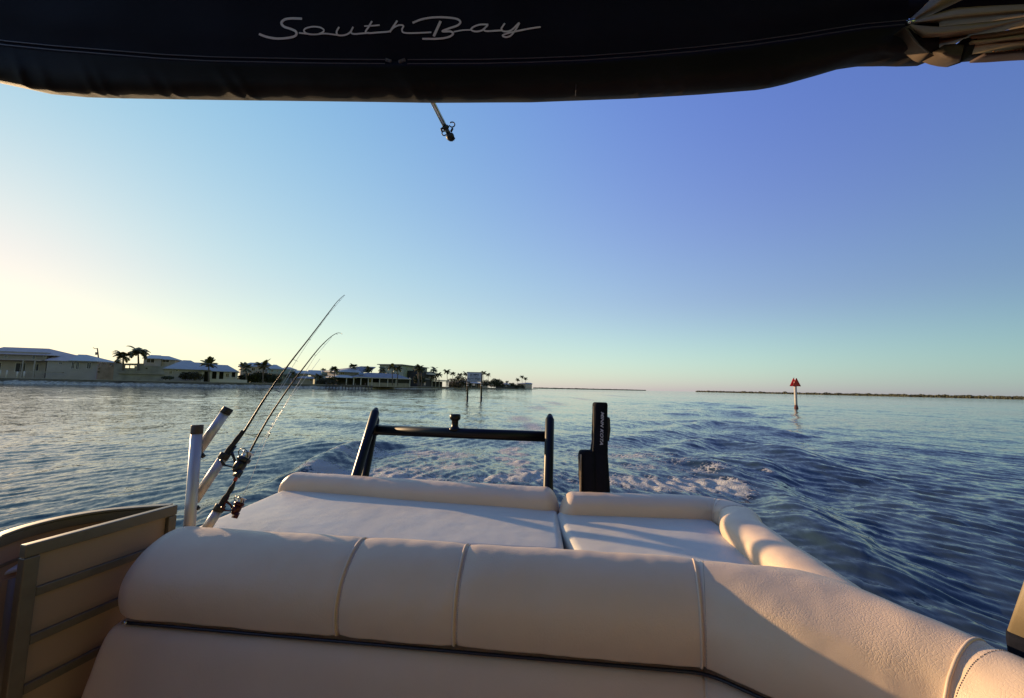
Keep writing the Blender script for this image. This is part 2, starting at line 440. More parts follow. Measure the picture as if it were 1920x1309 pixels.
# ---- deck and hull (under everything)
boat = thing('pontoon_boat', 'aft end of the pontoon boat carrying the seats, pads and rails', 'boat', (0, 1.5, .5))
def quad_prism(g, corners, z0, z1):
    n = len(corners); v = [Vector((c[0], c[1], z0)) for c in corners]+[Vector((c[0], c[1], z1)) for c in corners]
    f = [tuple(range(n))[::-1], tuple(range(n, 2*n))]+[(i, (i+1) % n, n+(i+1) % n, n+i) for i in range(n)]
    return g.add((v, f))
O = Vector((-.13, 0, 0))
def bpnt(l, a): return O+LX*l+AX*a
g = G(); quad_prism(g, [bpnt(-1.28, -3), bpnt(1.33, -3), bpnt(1.33, 2.75), bpnt(-1.28, 2.75)], .55, .62); bevel(g.obj('deck', M['deck'], boat, False))
for l in (-.95, 1.0):
    g = G(); g.tube([bpnt(l, -3)+Vector((0, 0, .22)), bpnt(l, 2.3)+Vector((0, 0, .22)), bpnt(l, 2.6)+Vector((0, 0, .28)), bpnt(l, 2.75)+Vector((0, 0, .36))], [.33, .33, .26, .12], 20); g.obj('pontoon', M['alu'], boat)
g = G(); quad_prism(g, [bpnt(-1.22, 1.55), bpnt(1.24, 1.55), bpnt(1.24, 2.55), bpnt(-1.22, 2.55)], .622, H-PD-.125); bevel(g.obj('pad_base', M['white_gel'], boat, False), .02)

# ---- ski tow bar
D0, D1 = 3.25, 3.02
tow = thing('tow_bar', 'glossy black tow bar standing at the stern with a knob on its crossbar', 'tow bar', (-.3, 3.0, .62))
TL, TR = PY(705, 768, D0+.06), PY(1031, 780, D1)
BL_, BR_ = PY(664, 905, D0-.32), PY(1027, 935, D1-.28)
def ext(a, b, k): return b+(b-a)*k
def leg(top, bot, w):
    g = G(); pts = [top, top.lerp(bot, .05), top.lerp(bot, .5), bot, ext(top, bot, .9)]
    g.tube(pts, [w*.62, w, w, w, w], 18)
    # rounded tip
    d = (top-bot).normalized(); g.tube([top, top+d*w*.35, top+d*w*.55], [w*.62, w*.4, w*.05], 18); return g
lg = leg(TL, BL_, .034).obj('leg', M['black_gloss'], tow)
TL2, BL2 = PY(707, 776, D0+.14), PY(682, 905, D0-.1)
lg2 = leg(TL2+Vector((-.004, .01, -.03)), BL2, .028).obj('leg_stay', M['black_gloss'], tow)
leg(TR, BR_, .033).obj('leg', M['black_gloss'], tow)
g = G(); Rs = PY(1036, 800, D1+.1)
g.tube([TR+Vector((.004, .05, -.04)), ext(TR, PY(1034, 935, D1-.1), .8)+Vector((0, .03, 0))], .018, 14); g.obj('leg_stay', M['black_gloss'], tow)
CL, CR = PY(703, 806, D0+.015), PY(1029, 819, D1-.0)
g = G(); g.tube([CL, CR], .039, 20); cb = g.obj('crossbar', M['black_gloss'], tow)
for p, t in ((CL.lerp(CR, .012), 0), (CR.lerp(CL, .012), 0)):
    g = G(); dd = (CR-CL).normalized(); g.tube([p-dd*.008, p+dd*.008], .043, 20); g.obj('weld_collar', M['black_gloss'], tow)
kb = CL.lerp(CR, .478)+Vector((0, 0, .02))
g = G(); prof = [(0, .036), (.012, .036), (.02, .030), (.030, .022), (.072, .021), (.082, .030), (.088, .034), (.118, .034), (.124, .028)]
g.tube([kb+Vector((0, 0, z)) for z, r in prof], [r*1.22 for z, r in prof], 16); g.obj('rope_knob', M['black_gloss'], tow)
g = G()
for k, (u, v) in enumerate(((.62, .012), (.66, -.006))):
    p = TL.lerp(BL_, u)+Vector((.012, -.029, 0)); g.tube([p, p+Vector((0, -.006, 0))], .004, 8)
g.obj('bolt', M['steel'], tow)

# ---- trolling motor under its fabric cover
mot = thing('motor_cover', 'black fabric cover over an upright trolling motor at the stern, lettered down its side', 'motor cover', (.6, 2.8, .62))
DM = 2.78
def rrect_ring(c, w, d, r, n=5, tw=0):
    out = []
    for cx, cy, a0 in ((w/2-r, d/2-r, 0), (-w/2+r, d/2-r, pi/2), (-w/2+r, -d/2+r, pi), (w/2-r, -d/2+r, 3*pi/2)):
        for k in range(n+1):
            a = a0+pi/2*k/n; out.append(Vector((cx+r*math.cos(a), cy+r*math.sin(a), 0)))
    return [Vector(c)+Matrix.Rotation(tw, 3, 'Z') @ p for p in out]
def loft(secs, closed_ends=True):
    V, Fc = [], []; n = len(secs[0])
    for s_ in secs: V += s_
    for i in range(len(secs)-1):
        for k in range(n): Fc.append((i*n+k, i*n+(k+1) % n, (i+1)*n+(k+1) % n, (i+1)*n+k))
    if closed_ends: Fc.append(tuple(range(n))[::-1]); Fc.append(tuple((len(secs)-1)*n+k for k in range(n)))
    return V, Fc
def px_sections(rows, dy, depth, yrot=0):
    py_ = [r_[0] for r_ in rows]; full = []
    for r0_, r1_ in zip(rows[:-1], rows[1:]):
        m_ = max(1, int((r1_[0]-r0_[0])/6)); full += [tuple(a_+(b_-a_)*q_/m_ for a_, b_ in zip(r0_, r1_)) for q_ in range(m_)]
    rows = full+[rows[-1]]
    rows = [(a_, b_+1.1*noise.noise(Vector((a_*.09, 1, 0))), c_+1.1*noise.noise(Vector((a_*.08, 7, 0))), d_) for a_, b_, c_, d_ in rows]
    secs = []
    for py, xl, xr, kd in rows:
        a, b = PY(xl, py, dy), PY(xr, py, dy)
        w = (b-a).length; c = (a+b)/2+Vector((0, depth*kd/2, 0))
        secs.append(rrect_ring(c, w, depth*kd, min(w, depth*kd)*.36, 6, YAW*-.6))
    return secs
rows = [(755.4, 1120, 1136, .6), (755.0, 1117, 1139.5, .85), (756.5, 1115, 1141.4, .96), (760, 1114.2, 1142, 1), (775, 1113.8, 1141.5, 1), (800, 1113, 1142, 1.02), (830, 1112.5, 1142, 1.05), (845, 1110.5, 1142.5, 1.1), (860, 1108, 1143, 1.2), (890, 1106, 1145, 1.25), (920, 1105, 1147, 1.3), (1010, 1100, 1150, 1.3)]
V, Fc = loft(px_sections(rows, DM, .10)); body = mesh_obj('cover_body', V, Fc, M['cover'], mot)
rows = [(846, 1094, 1112, .55), (846.6, 1090.5, 1116, .8), (849, 1088.6, 1118, .95), (855, 1087.2, 1119, 1.03), (870, 1087.2, 1120, 1.05), (895, 1088, 1120, 1.1), (912, 1089.5, 1120, 1.1), (960, 1092, 1120, 1.1)]
V, Fc = loft(px_sections(rows, DM-.015, .11)); mesh_obj('cover_head', V, Fc, M['cover'], mot)
rows = [(783, 1138, 1143.6, .8), (786, 1138, 1145.0, 1), (805, 1138, 1145.6, 1), (820, 1138, 1144.6, 1), (827, 1138, 1142.8, .8)]
V, Fc = loft(px_sections(rows, DM+.02, .06)); mesh_obj('side_pouch', V, Fc, M['rubber'], mot)
# tan strip down the left edge of the cover
g = G(); g.tube([PY(1113.6+dx, py, DM-.004) for py, dx in ((762, 0), (800, -.4), (830, -1), (843, -2.4), (855, -1.5))], .0035, 8); g.obj('edge_strip', M['cover_side'], mot)
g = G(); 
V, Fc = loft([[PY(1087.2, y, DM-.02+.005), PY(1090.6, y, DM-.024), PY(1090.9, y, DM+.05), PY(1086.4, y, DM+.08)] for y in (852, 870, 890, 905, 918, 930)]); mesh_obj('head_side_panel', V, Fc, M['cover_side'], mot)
def text_mesh(txt, size, shear=0.0, bold=0.0, sx=1.0, spacing=1.0):
    cu = bpy.data.curves.new('t', 'FONT'); cu.body = txt; cu.size = size; cu.shear = shear; cu.offset = bold
    cu.align_x = 'CENTER'; cu.align_y = 'CENTER'; cu.resolution_u = 3; cu.space_character = spacing
    ob = bpy.data.objects.new('t', cu); COL.objects.link(ob)
    dg = bpy.context.evaluated_depsgraph_get(); me = ob.evaluated_get(dg).to_mesh()
    V = [(v.co.x*sx, v.co.y) for v in me.vertices]; Fc = [tuple(p.vertices) for p in me.polygons]
    ob.evaluated_get(dg).to_mesh_clear(); bpy.data.objects.remove(ob); bpy.data.curves.remove(cu)
    return V, Fc
tv, tf = text_mesh('MINN KOTA', .05, .35, .0012, 1.0, 1.05)
xs = [v[0] for v in tv]; ys = [v[1] for v in tv]
pt, pb = PY(1129.5, 772, DM-.004), PY(1127.5, 834, DM-.004)
ln = (pb-pt).length; dn_ = (pb-pt).normalized(); rt = LX; W_ = max(xs)-min(xs); Hh = max(ys)-min(ys)
sc = ln/W_; scy = .021/Hh
V = [pt + dn_*((v[0]-min(xs))*sc) + rt*((v[1]-(max(ys)+min(ys))/2)*scy) for v in tv]
V = [v+Vector((0, -.004, 0)) for v in V]
mesh_obj('lettering', V, tf, M['text_grey'], mot, False)

# ---- rod rack
rack = thing('rod_rack', 'aluminium rod rack post with three angled tubes at the left rail', 'rod holder', PY(355, 980, 1.95)[:])
YR = 1.95
a, b = PY(369, 812, YR), PY(355, 990, YR-.02)
g = G(); g.tube([a, ext(a, b, .8)], .0235, 24); g.obj('post', M['alu'], rack)
g = G(); d_ = (a-b).normalized(); g.tube([a-d_*.004, a+d_*.001, a+d_*.034, a+d_*.038], [.0245, .0250, .0250, .0225], 24); g.obj('post_cap', M['cap_brown'], rack)
tubes = [((369, 850), (421, 776), (429, 765), YR+.02, YR+.09), ((364, 940), (417, 861), (424, 850), YR+.01, YR+.09), ((384, 996), (408, 959), (415, 946), YR+.04, YR+.08)]
HOLD = []
for k, (b0, t0, t1, yb, yt) in enumerate(tubes):
    pb_, pt_, pc_ = PY(*b0, yb), PY(*t0, yt), PY(*t1, yt+.01)
    g = G(); g.tube([pb_, pt_], .0215, 22); tb = g.obj('holder_tube', M['alu'], rack)
    g = G(); g.tube([pt_, pt_.lerp(pc_, .02), pc_.lerp(pt_, .1), pc_], [.0222, .0238, .0238, .0215], 22); g.obj('tube_collar', M['rubber'], rack)
    HOLD.append((pb_, pt_, pc_))
g = G(); p0 = PY(378, 852, YR+.02); g.tube([p0, p0+Vector((.012, 0, -.012))], .01, 10)
g.obj('drain_plug', M['rubber'], rack)
g = G(); p0 = PY(368, 950, YR); g.tube([p0, p0+Vector((.012, 0, -.012))], .01, 10); g.obj('drain_plug', M['rubber'], rack)

# ---- fishing rods
def rod(name, label, blankpts, gripn, gd, redfrom, reelat, reelm, lines, tiprings, butt, first=None):
    t = thing(name, label, 'fishing rod', PY(*butt)[:], 'rods in the rack')
    P = [PY(*p) for p in blankpts]
    D = [Vector(q) for q in catmull([tuple(p) for p in P], 10)]
    n = len(D); R = [.0055*(1-i/n)**1.1+.0011 for i in range(n)]
    g = G(); g.tube(D, R, 10); bl = g.obj('blank', M['blank'], t)
    G0 = [PY(*p) for p in gripn]; rs = [.010, .0125, .0135, .014, .0135, .010, .0115, .0125, .0085, .006]
    Gd = [Vector(q) for q in catmull([tuple(p) for p in G0], 5)]
    rr = np.interp(np.linspace(0, 1, len(Gd)), np.linspace(0, 1, len(rs)), rs)
    g = G(); g.tube(Gd, list(rr), 14); g.obj('grip', M['cork'], t)
    if redfrom:
        g = G(); a_, b_ = [PY(*p) for p in redfrom]; g.tube([a_, b_], [.0095, .0075], 10); g.obj('red_sleeve', M['red_blank'], t)
    # guides
    for (px, py, y, r) in gd:
        c = PY(px, py, y)
        D2 = min(D, key=lambda q: (q-c).length)
        g = G(); ang = [2*pi*k/16 for k in range(16)]
        u, v = Vector((.92, .1, -.36)).normalized(), Vector((.1, .95, .25)).normalized()
        g.tube([c+(u*math.cos(a)*r+v*math.sin(a)*r*.55+Vector((0, 0, -.25*r*math.sin(a)))) for a in ang], max(.0009, r*.09), 6, close=True)
        g.tube([c-u*r, D2], .0011, 5); g.obj('guide', M['guide'], t)
    return t, D
def reel(parent, c, s, mats, up, ax, stem_to):
    """spinning reel: body, spool, bail, handle"""
    c = Vector(c); ax = ax.normalized(); up = (up-ax*up.dot(ax)).normalized(); sd = ax.cross(up)
    def P_(a, u, w): return c+ax*a*s+up*u*s+sd*w*s
    g = G(); prof = [(-.046, .012), (-.038, .021), (-.018, .027), (.0, .027), (.012, .024)]
    g.tube([P_(a, 0, 0) for a, r in prof], [r*s for a, r in prof], 18)
    prof = [(.012, .030), (.018, .032), (.03, .032), (.033, .026)]
    g.tube([P_(a, 0, 0) for a, r in prof], [r*s for a, r in prof], 20)
    g.add(loft([rrect_ring((0, 0, 0), .03*s, .022*s, .006*s)] and [[P_(a, x, y) for x, y in ((.01, -.012), (.045, -.009), (.045, .009), (.01, .012))] for a in (-.064, -.05, -.03)]))
    body = g.obj('reel', mats[0], parent)
    g = G(); prof = [(.033, .023), (.037, .0225), (.055, .0225), (.058, .027), (.063, .027), (.066, .012)]
    g.tube([P_(a, 0, 0) for a, r in prof], [r*s for a, r in prof], 20); g.obj('spool', mats[1], body)
    g = G(); g.tube([P_(.03, -.03, -.012), P_(.05, -.036, -.03), P_(.062, -.02, -.036), P_(.068, .01, -.036), P_(.06, .03, -.028), P_(.035, .034, -.01)], .0022*s, 6)
    g.tube([P_(.0, .034, 0), P_(.03, .038, 0), P_(.048, .034, 0)], .004*s, 8); g.obj('bail', mats[0], body)
    g = G(); g.tube([P_(-.02, .0, .0), P_(-.03, .01, -.04), P_(-.035, .0, -.07)], .0035*s, 8)
    g.tube([P_(-.035, .0, -.07), P_(-.02, .0, -.10)], [.007*s, .005*s], 10); g.obj('handle', mats[0], body)
    g = G(); st = Vector(stem_to); g.tube([P_(-.02, -.02, 0), P_(-.0, -.045, 0).lerp(st, .4), st], [.008*s, .006*s, .008*s], 10)
    g.tube([st-ax*.035*s, st+ax*.035*s], .006*s, 8); g.obj('reel_foot', mats[0], body)
    return body
hb, ht, hc = HOLD[1]; y1 = hc.y
b1 = [(424, 850, y1), (452, 818, y1+.04), (500, 742, y1+.14), (541, 684, y1+.23), (580, 634, y1+.30), (615, 588, y1+.36), (632, 566, y1+.40), (645, 553.5, y1+.43)]
r1, D1_ = rod('fishing_rod', 'taller black fishing rod with a graphite reel, in the middle tube of the rack', b1,
      [(411, 868, y1-.02), (424, 852, y1), (430, 843, y1+.01), (440, 829, y1+.02), (448, 819, y1+.035), (455, 807, y1+.045)],
      [(521, 733.5, y1+.17, .017), (555.5, 676.5, y1+.25, .008), (581, 637, y1+.3, .0045), (601, 609, y1+.34, .0035), (616, 589, y1+.37, .003), (628, 573.5, y1+.395, .0026), (637, 563.5, y1+.41, .0024), (646, 553.5, y1+.43, .0022)],
      None, None, None, None, None, (390, 905, y1-.05))
ax1 = (PY(500, 742, y1+.14)-PY(440, 829, y1+.02)).normalized()
reel(r1, PY(452, 870, y1+.0), .98, (M['reel_dark'], M['spool']), Vector((.6, -.6, -.4)), ax1, PY(434, 848, y1+.005))
hb, ht, hc = HOLD[2]; y2 = hc.y
b2 = [(416, 944, y2), (438, 907, y2+.04), (461, 862, y2+.09), (500, 790, y2+.18), (541, 728, y2+.27), (575, 682, y2+.34), (600, 651, y2+.39), (620, 632, y2+.43), (633, 624.5, y2+.45), (641, 625.5, y2+.46)]
r2, D2_ = rod('fishing_rod', 'shorter black and red fishing rod with a bent tip and maroon reel', b2,
      [(408, 958, y2-.02), (416, 944, y2), (422, 934, y2+.01), (429, 924, y2+.02), (435, 914, y2+.03), (439, 906, y2+.04)],
      [(511, 800, y2+.17, .010), (546, 740, y2+.25, .006), (591, 666, y2+.365, .0038), (608, 645, y2+.4, .0032), (621, 633, y2+.43, .0028), (632, 627, y2+.45, .0025), (641, 626.5, y2+.46, .0022)],
      ((440, 902, y2+.043), (463, 858, y2+.093)), None, None, None, None, (400, 965, y2-.03))
ax2 = (PY(461, 862, y2+.09)-PY(430, 920, y2+.02)).normalized()
reel(r2, PY(445, 952, y2+.02), .74, (M['reel_red'], M['spool']), Vector((.6, -.6, -.4)), ax2, PY(424, 940, y2+.0))
def fline(parent, pts):
    g = G(); g.tube([PY(*p) for p in pts], .0009, 5); g.obj('line', M['line'], parent)
fline(r1, [(448, 845, y1+.05), (480, 797, y1+.1), (521, 733, y1+.17), (555, 677, y1+.25), (581, 637, y1+.3), (616, 589, y1+.37), (646, 554, y1+.43)])
fline(r1, [(455, 840, y1+.07), (500, 772, y1+.13), (546, 700, y1+.25)])
fline(r2, [(452, 936, y2+.0), (470, 900, y2+.06), (505, 810, y2+.17), (546, 740, y2+.25), (591, 668, y2+.36), (621, 634, y2+.43)])
fline(r2, [(470, 862, y2+.1), (500, 815, y2+.16), (520, 780, y2+.2), (600, 673, y2+.3)])
g = G(); p = PY(503, 820, y2+.16); g.tube([p, p+Vector((.01, 0, .028))], .0022, 6); g.obj('hook_keeper', M['guide'], r2)

# ---- side gate and fence on the left
gate = thing('fence_gate', 'taupe metal gate with tan panels and three dark crossbars, left of the bench', 'gate', PZ(45, 1022, 1.1)[:])
GT = .55
TLg, TRg = PZ(43, 1022, GT), PZ(329, 946, GT)
gd = (TRg-TLg); gd.z = 0; gl = gd.length; gd.normalize()
def gp(u, drop): return Vector((TLg.x+gd.x*u, TLg.y+gd.y*u, H-drop))
W3 = .042
g = G(); beam(g, gp(-.0, GT+W3/2), gp(gl, GT+W3/2), .03, W3); bevel(g.obj('top_rail', M['rail'], gate, False), .004)
g = G(); beam(g, gp(.02, GT+W3+.001), gp(.02, 1.28), .031, .041, up=gd); bevel(g.obj('gate_post', M['rail'], gate, False), .004)
g = G(); beam(g, gp(gl-.017, GT+W3+.001), gp(gl-.017, 1.28), .031, .034, up=gd); bevel(g.obj('gate_post', M['rail'], gate, False), .004)
for dr_ in (.715, .868, 1.022, 1.175):
    g = G(); beam(g, gp(.042, dr_), gp(gl-.035, dr_), .022, .030); bevel(g.obj('crossbar', M['rail'], gate, False), .003)
g = G(); nrm = Vector((-gd.y, gd.x, 0)); beam(g, gp(.042, .92)+nrm*.004, gp(gl-.035, .92)+nrm*.004, .004, .66); g.obj('panel', M['panel'], gate, False)
g = G(); beam(g, gp(0, 1.28), gp(gl, 1.28), .034, .034); g.obj('bottom_rail', M['rail'], gate, False)
fen = thing('side_fence', 'curved taupe side fence with a tan panel, outside the gate on the left', 'fence', PZ(150, 965, 1.2)[:])
op = [(-160, 1062), (0, 1001), (60, 982), (130, 966), (200, 955), (265, 949), (322, 945)]
PP = [PZ(x, y, GT+.005) for x, y in op]; PP.insert(0, PP[0]+(PP[0]-PP[1]).normalized()*1.2+Vector((0, -.5, 0)))
PD_ = [Vector(q) for q in catmull([tuple(p) for p in PP], 8)]
def ribbon(pts, d0, d1, w):
    V, Fc = [], []; n = len(pts)
    for i, p in enumerate(pts):
        t = (pts[min(i+1, n-1)]-pts[max(i-1, 0)]); t.z = 0; t.normalize(); s = Vector((-t.y, t.x, 0))*(w/2)
        for q in ((p-s, d0), (p+s, d0), (p+s, d1), (p-s, d1)): V.append(Vector((q[0].x, q[0].y, H-q[1])))
    for i in range(n-1):
        for k in range(4): Fc.append((i*4+k, i*4+(k+1) % 4, (i+1)*4+(k+1) % 4, (i+1)*4+k))
    Fc += [(3, 2, 1, 0), tuple((n-1)*4+k for k in range(4))]
    return V, Fc
V, Fc = ribbon(PD_, GT+.005, GT+.016, .036); bevel(mesh_obj('rail_cap', V, Fc, M['rail'], fen, False), .003)
V, Fc = ribbon(PD_, GT+.017, GT+.05, .028); bevel(mesh_obj('top_rail', V, Fc, M['rail'], fen, False), .003)
V, Fc = ribbon(PD_, GT+.051, 1.2, .006); mesh_obj('panel', V, Fc, M['panel'], fen, False)
V, Fc = ribbon(PD_, GT+.115, GT+.125, .02); mesh_obj('lower_rail', V, Fc, M['rail'], fen, False)
V, Fc = ribbon(PD_, 1.2, 1.25, .03); mesh_obj('bottom_rail', V, Fc, M['rail'], fen, False)
# console corner between fence and gate: pale lid over a tan panel
con = thing('side_console', 'pale moulded lid over a tan panel, in the far lower left corner', 'console', PZ(0, 1060, 1.2)[:])
cp = [PZ(-120, 1098, .66), PZ(-40, 1058, .66), PZ(0, 1046, .66), PZ(40, 1036, .66)]
ci = [PZ(-120, 1150, .70), PZ(-40, 1092, .70), PZ(0, 1076, .70), PZ(45, 1062, .70)]
def slab(a, b, th):
    V = [p+Vector((0, 0, 0)) for p in a]+list(b); n = len(a)
    V += [p-Vector((0, 0, th)) for p in a]+[p-Vector((0, 0, th)) for p in b]
    Fc = []
    for i in range(n-1):
        Fc += [(i, i+1, n+i+1, n+i), (2*n+i, 3*n+i, 3*n+i+1, 2*n+i+1), (n+i, n+i+1, 3*n+i+1, 3*n+i), (i+1, i, 2*n+i, 2*n+i+1)]
    Fc += [(0, n, 3*n, 2*n), (n-1, 3*n-1, 4*n-1, 2*n-1)]
    return V, Fc
V, Fc = slab(cp, ci, .014); bevel(mesh_obj('lid', V, Fc, M['white_gel'], con, False), .006, 3)
g = G(); g.tube([p+Vector((0, 0, .004)) for p in [cp[0].lerp(ci[0], .3), cp[1].lerp(ci[1], .3), cp[2].lerp(ci[2], .2), cp[3].lerp(ci[3], .0)]], .004, 8); g.obj('gasket', M['black_trim'], con)
g = G(); V = [p-Vector((0, 0, .02)) for p in ci]; 
for a_, b_ in zip(V[:-1], V[1:]): beam(g, (a_+Vector((0, 0, -.28))), (b_+Vector((0, 0, -.28))), .006, .55)
g.obj('panel', M['panel'], con, False)
g = G(); q = PZ(22, 1072, .71); g.tube([Vector((q.x, q.y-.006, H-.73)), Vector((q.x-.0, q.y-.006, H-1.3))], .019, 12); g.obj('post', M['grey_post'], con)

# ---- unseen bench and console shapes, added to block sky and redden the seat front
cb_ = thing('bounce_blocker', 'unseen maroon bench shape added forward of the rear seat for its red bounce', 'boat seat', (-.1, -.9, .62))
def soft_box(name, l0_, l1_, a0, a1, z0, z1, m_, par, r=.05):
    g = G(); quad_prism(g, [bpnt(l0_, a0), bpnt(l1_, a0), bpnt(l1_, a1), bpnt(l0_, a1)], z0, z1); return bevel(g.obj(name, m_, par, False), r, 4)
soft_box('seat', -.75, .75, -1.15, -.55, 1.0, 1.16, M['bounce_maroon'], cb_)
soft_box('backrest', -.75, .75, -1.28, -1.12, 1.05, 1.75, M['bounce_maroon'], cb_)
soft_box('base', -.70, .70, -1.2, -.62, .622, .998, M['white_gel'], cb_, .02)
hc_ = thing('sky_blocker', 'unseen cream box added forward of the maroon bench to block low sky', 'console', (.5, -2.2, .62))  # unseen box, added to keep low sky off the seat front
soft_box('body', -.2, 1.0, -2.5, -2.0, .622, 1.55, M['white_gel'], hc_, .04)
soft_box('blocker_top', -.15, .95, -2.45, -2.1, 1.552, 1.70, M['rubber'], hc_, .04)
# ---- starboard pole at the right edge
pl = thing('canopy_pole', 'tan vinyl covered post with a black foot at the right edge', 'post', PZ(1910, 1190, .8)[:])
a_, b_ = PY(1987, 1010, 1.05), PY(1925, 1190, 1.07)
g = G(); g.add(loft([rrect_ring(a_.lerp(b_, t), .055, .05, .010, 4, .25) for t in (-3.4, 0, .5, 1)])); g.obj('post', M['pole_tan'], pl)
g = G(); g.add(loft([rrect_ring(b_+Vector((0.004, 0, z)), .056*k, .06*k, .010, 4, .25) for z, k in ((-.001, 1), (-.02, 1.03), (-.06, 1.0), (-.2, 1.0))])); g.obj('foot', M['cover'], pl)
# ================================================================ CANOPY
def yc(px): 
    x = (px-960)/F
    return 1.0 - .12*x*1.0
bx = [-500, -250, -80, 0, 60, 130, 200, 400, 600, 810, 1000, 1100, 1200, 1330, 1440, 1470, 1500, 1560, 1600, 1640, 1700, 1745, 1765]
by = [10, 90, 142, 159, 172, 178, 180, 183, 185, 187.5, 186, 182, 178, 170, 161, 156, 149, 132, 120, 112, 108, 107, 106]
zx = [-500, 0, 100, 200, 300, 400, 600, 740, 900, 1000, 1100, 1200, 1300, 1400, 1500, 1560, 1620, 1700, 1765]
zy = [-30, 80, 90, 98, 106, 111, 115, 116, 115.5, 113, 109, 102, 93, 82, 68, 58, 49, 42, 38]
def bot(px): return float(np.interp(px, bx, by))
def zpy(px): return float(np.interp(px, zx, zy))
def smooth(f, px, w=12): return sum(f(px+d) for d in (-w, -w/2, 0, w/2, w))/5
can = thing('canopy', 'dark navy canopy rolled in its zipped boot overhead, lettered in silver script', 'canopy', (0, 1.0, H+.75))
cols = list(np.arange(-500, 1766, 7.0))
def fold(px, v):
    """soft wrinkles near the lower edge: diagonal folds"""
    s = 0
    for c, sl, w, a in ((20, 26, 7, .010), (60, 30, 9, .006), (140, 34, 8, .008), (165, 34, 6, .006), (255, 40, 10, .008), (290, 36, 7, .005), (395, 44, 11, .011), (425, 40, 8, .011), (560, 40, 16, .004), (740, 42, 9, .012), (760, 40, 7, .010), (785, 30, 6, .006), (1175, 30, 8, .006), (1220, 30, 9, .006), (1258, 30, 7, .005), (1640, 30, 12, .004), (1500, -20, 14, .005), (1430, 20, 10, .006), (1690, 30, 9, .005)):
        d = (px-(c+sl*v))/w
        if abs(d) < 4: s += a*math.exp(-d*d)*(.25+.75*v)
    return s
V, Fc = [], []; rows_n = None
for px in cols:
    z_, b_ = smooth(zpy, px), bot(px)-(9 if px < 1600 else max(3, 9-(px-1600)*.05)); y = yc(px)
    ring = []
    n1 = 14
    for k in range(n1+1):           # roll below the zip
        v = k/n1; py = z_+4+(b_-z_-4)*v
        dy = -.045*math.sin(pi*min(1, v*.62+.02))+.03*v*v*v + .004
        nz = noise.noise(Vector((px/60, v*2.2, 1)))*.006+noise.noise(Vector((px/22, v*3, 5)))*.0025*v
        w = fold(px, v)
        ring.append(PY(px, py, y+dy-w*.8+nz*v))
    bp_ = ring[-1]
    for dy, dz in ((.018, .002), (.05, .015), (.09, .05), (.11, .11), (.10, .2), (.05, .27)):
        ring.append(bp_+Vector((0, dy, dz)))
    V += ring; rows_n = len(ring)
for i in range(len(cols)-1):
    for k in range(rows_n-1): Fc.append((i*rows_n+k, (i+1)*rows_n+k, (i+1)*rows_n+k+1, i*rows_n+k+1))
roll = mesh_obj('rolled_fabric', V, Fc, M['navy_roll'], can)
V, Fc = [], []; U_ = 18
cols2 = list(np.arange(-500, 1700, 10.0))+[1704]
def boot_pt(px, py):
    z_ = smooth(zpy, px); y = yc(px)
    t = (z_-py)
    dy = .0-.03*math.sin(min(1, max(0, t/70))*pi/2)-max(0, t-20)*.0003
    if t < 0: dy = .002
    nz = noise.noise(Vector((px/150, py/80, 3)))*.006
    return PY(px, py, y+dy+nz*min(1, max(0, t/30)))
for px in cols2:
    z_ = smooth(zpy, px)
    for k in range(U_+1):
        t = k/U_; py = z_-4-(z_-4+230)*t**1.3
        V.append(boot_pt(px, py))
for i in range(len(cols2)-1):
    for k in range(U_): Fc.append((i*(U_+1)+k, i*(U_+1)+k+1, (i+1)*(U_+1)+k+1, (i+1)*(U_+1)+k))
boot = mesh_obj('boot', V, Fc, M['navy'], can)
n_b = len(V)
# zip: two raised tapes and a recessed strip
def strip(name, pxs, off0, off1, dy, m_, lift=0.0):
    V, Fc = [], []
    for px in pxs:
        z_ = smooth(zpy, px); y = yc(px)
        for o_ in (off0, (off0+off1)/2, off1):
            V.append(PY(px, z_+o_, y+dy-(lift if o_ == (off0+off1)/2 else 0)))
    for i in range(len(pxs)-1):
        for k in range(2): Fc.append((i*3+k, i*3+k+1, (i+1)*3+k+1, (i+1)*3+k))
    return mesh_obj(name, V, Fc, m_, can)
for lo_, hi_ in ((-500, 722), (764, 1700)):
    pxs = list(np.arange(lo_, hi_, 8.0))+[hi_]
    strip('zip_tape', pxs, -5.2, -2.8, -.006, M['zip'], .003)
    strip('zip_tape', pxs, 2.4, 4.8, -.006, M['zip'], .003)
strip('zip_backing', list(np.arange(-500, 1705, 8.0)), -5, 6, .002, M['navy'])
for c_, dx in ((728, -1), (752, 1)):
    g = G()
    pts = [PY(c_-5*1, 112, yc(c_)-.012), PY(c_+6, 115.5, yc(c_)-.014)] if dx < 0 else [PY(c_-5, 116.5, yc(c_)-.014), PY(c_+8, 112, yc(c_)-.012)]
    beam(g, pts[0], pts[1], .004, .008, up=Vector((0, -.3, 1))); 
    for q in (.25, .75): g.tube([pts[0].lerp(pts[1], q)+Vector((0, -.003, -.003)), pts[0].lerp(pts[1], q)+Vector((0, -.006, -.004))], .003, 8)
    bevel(g.obj('zip_pull', M['zip'], can, False), .001)
g = G(); g.tube([PY(1080, 158, yc(1080)-.03), PY(1079.5, 170, yc(1080)-.025), PY(1079, 180, yc(1080)-.008)], .0004, 5); g.obj('loose_thread', M['zip'], can)
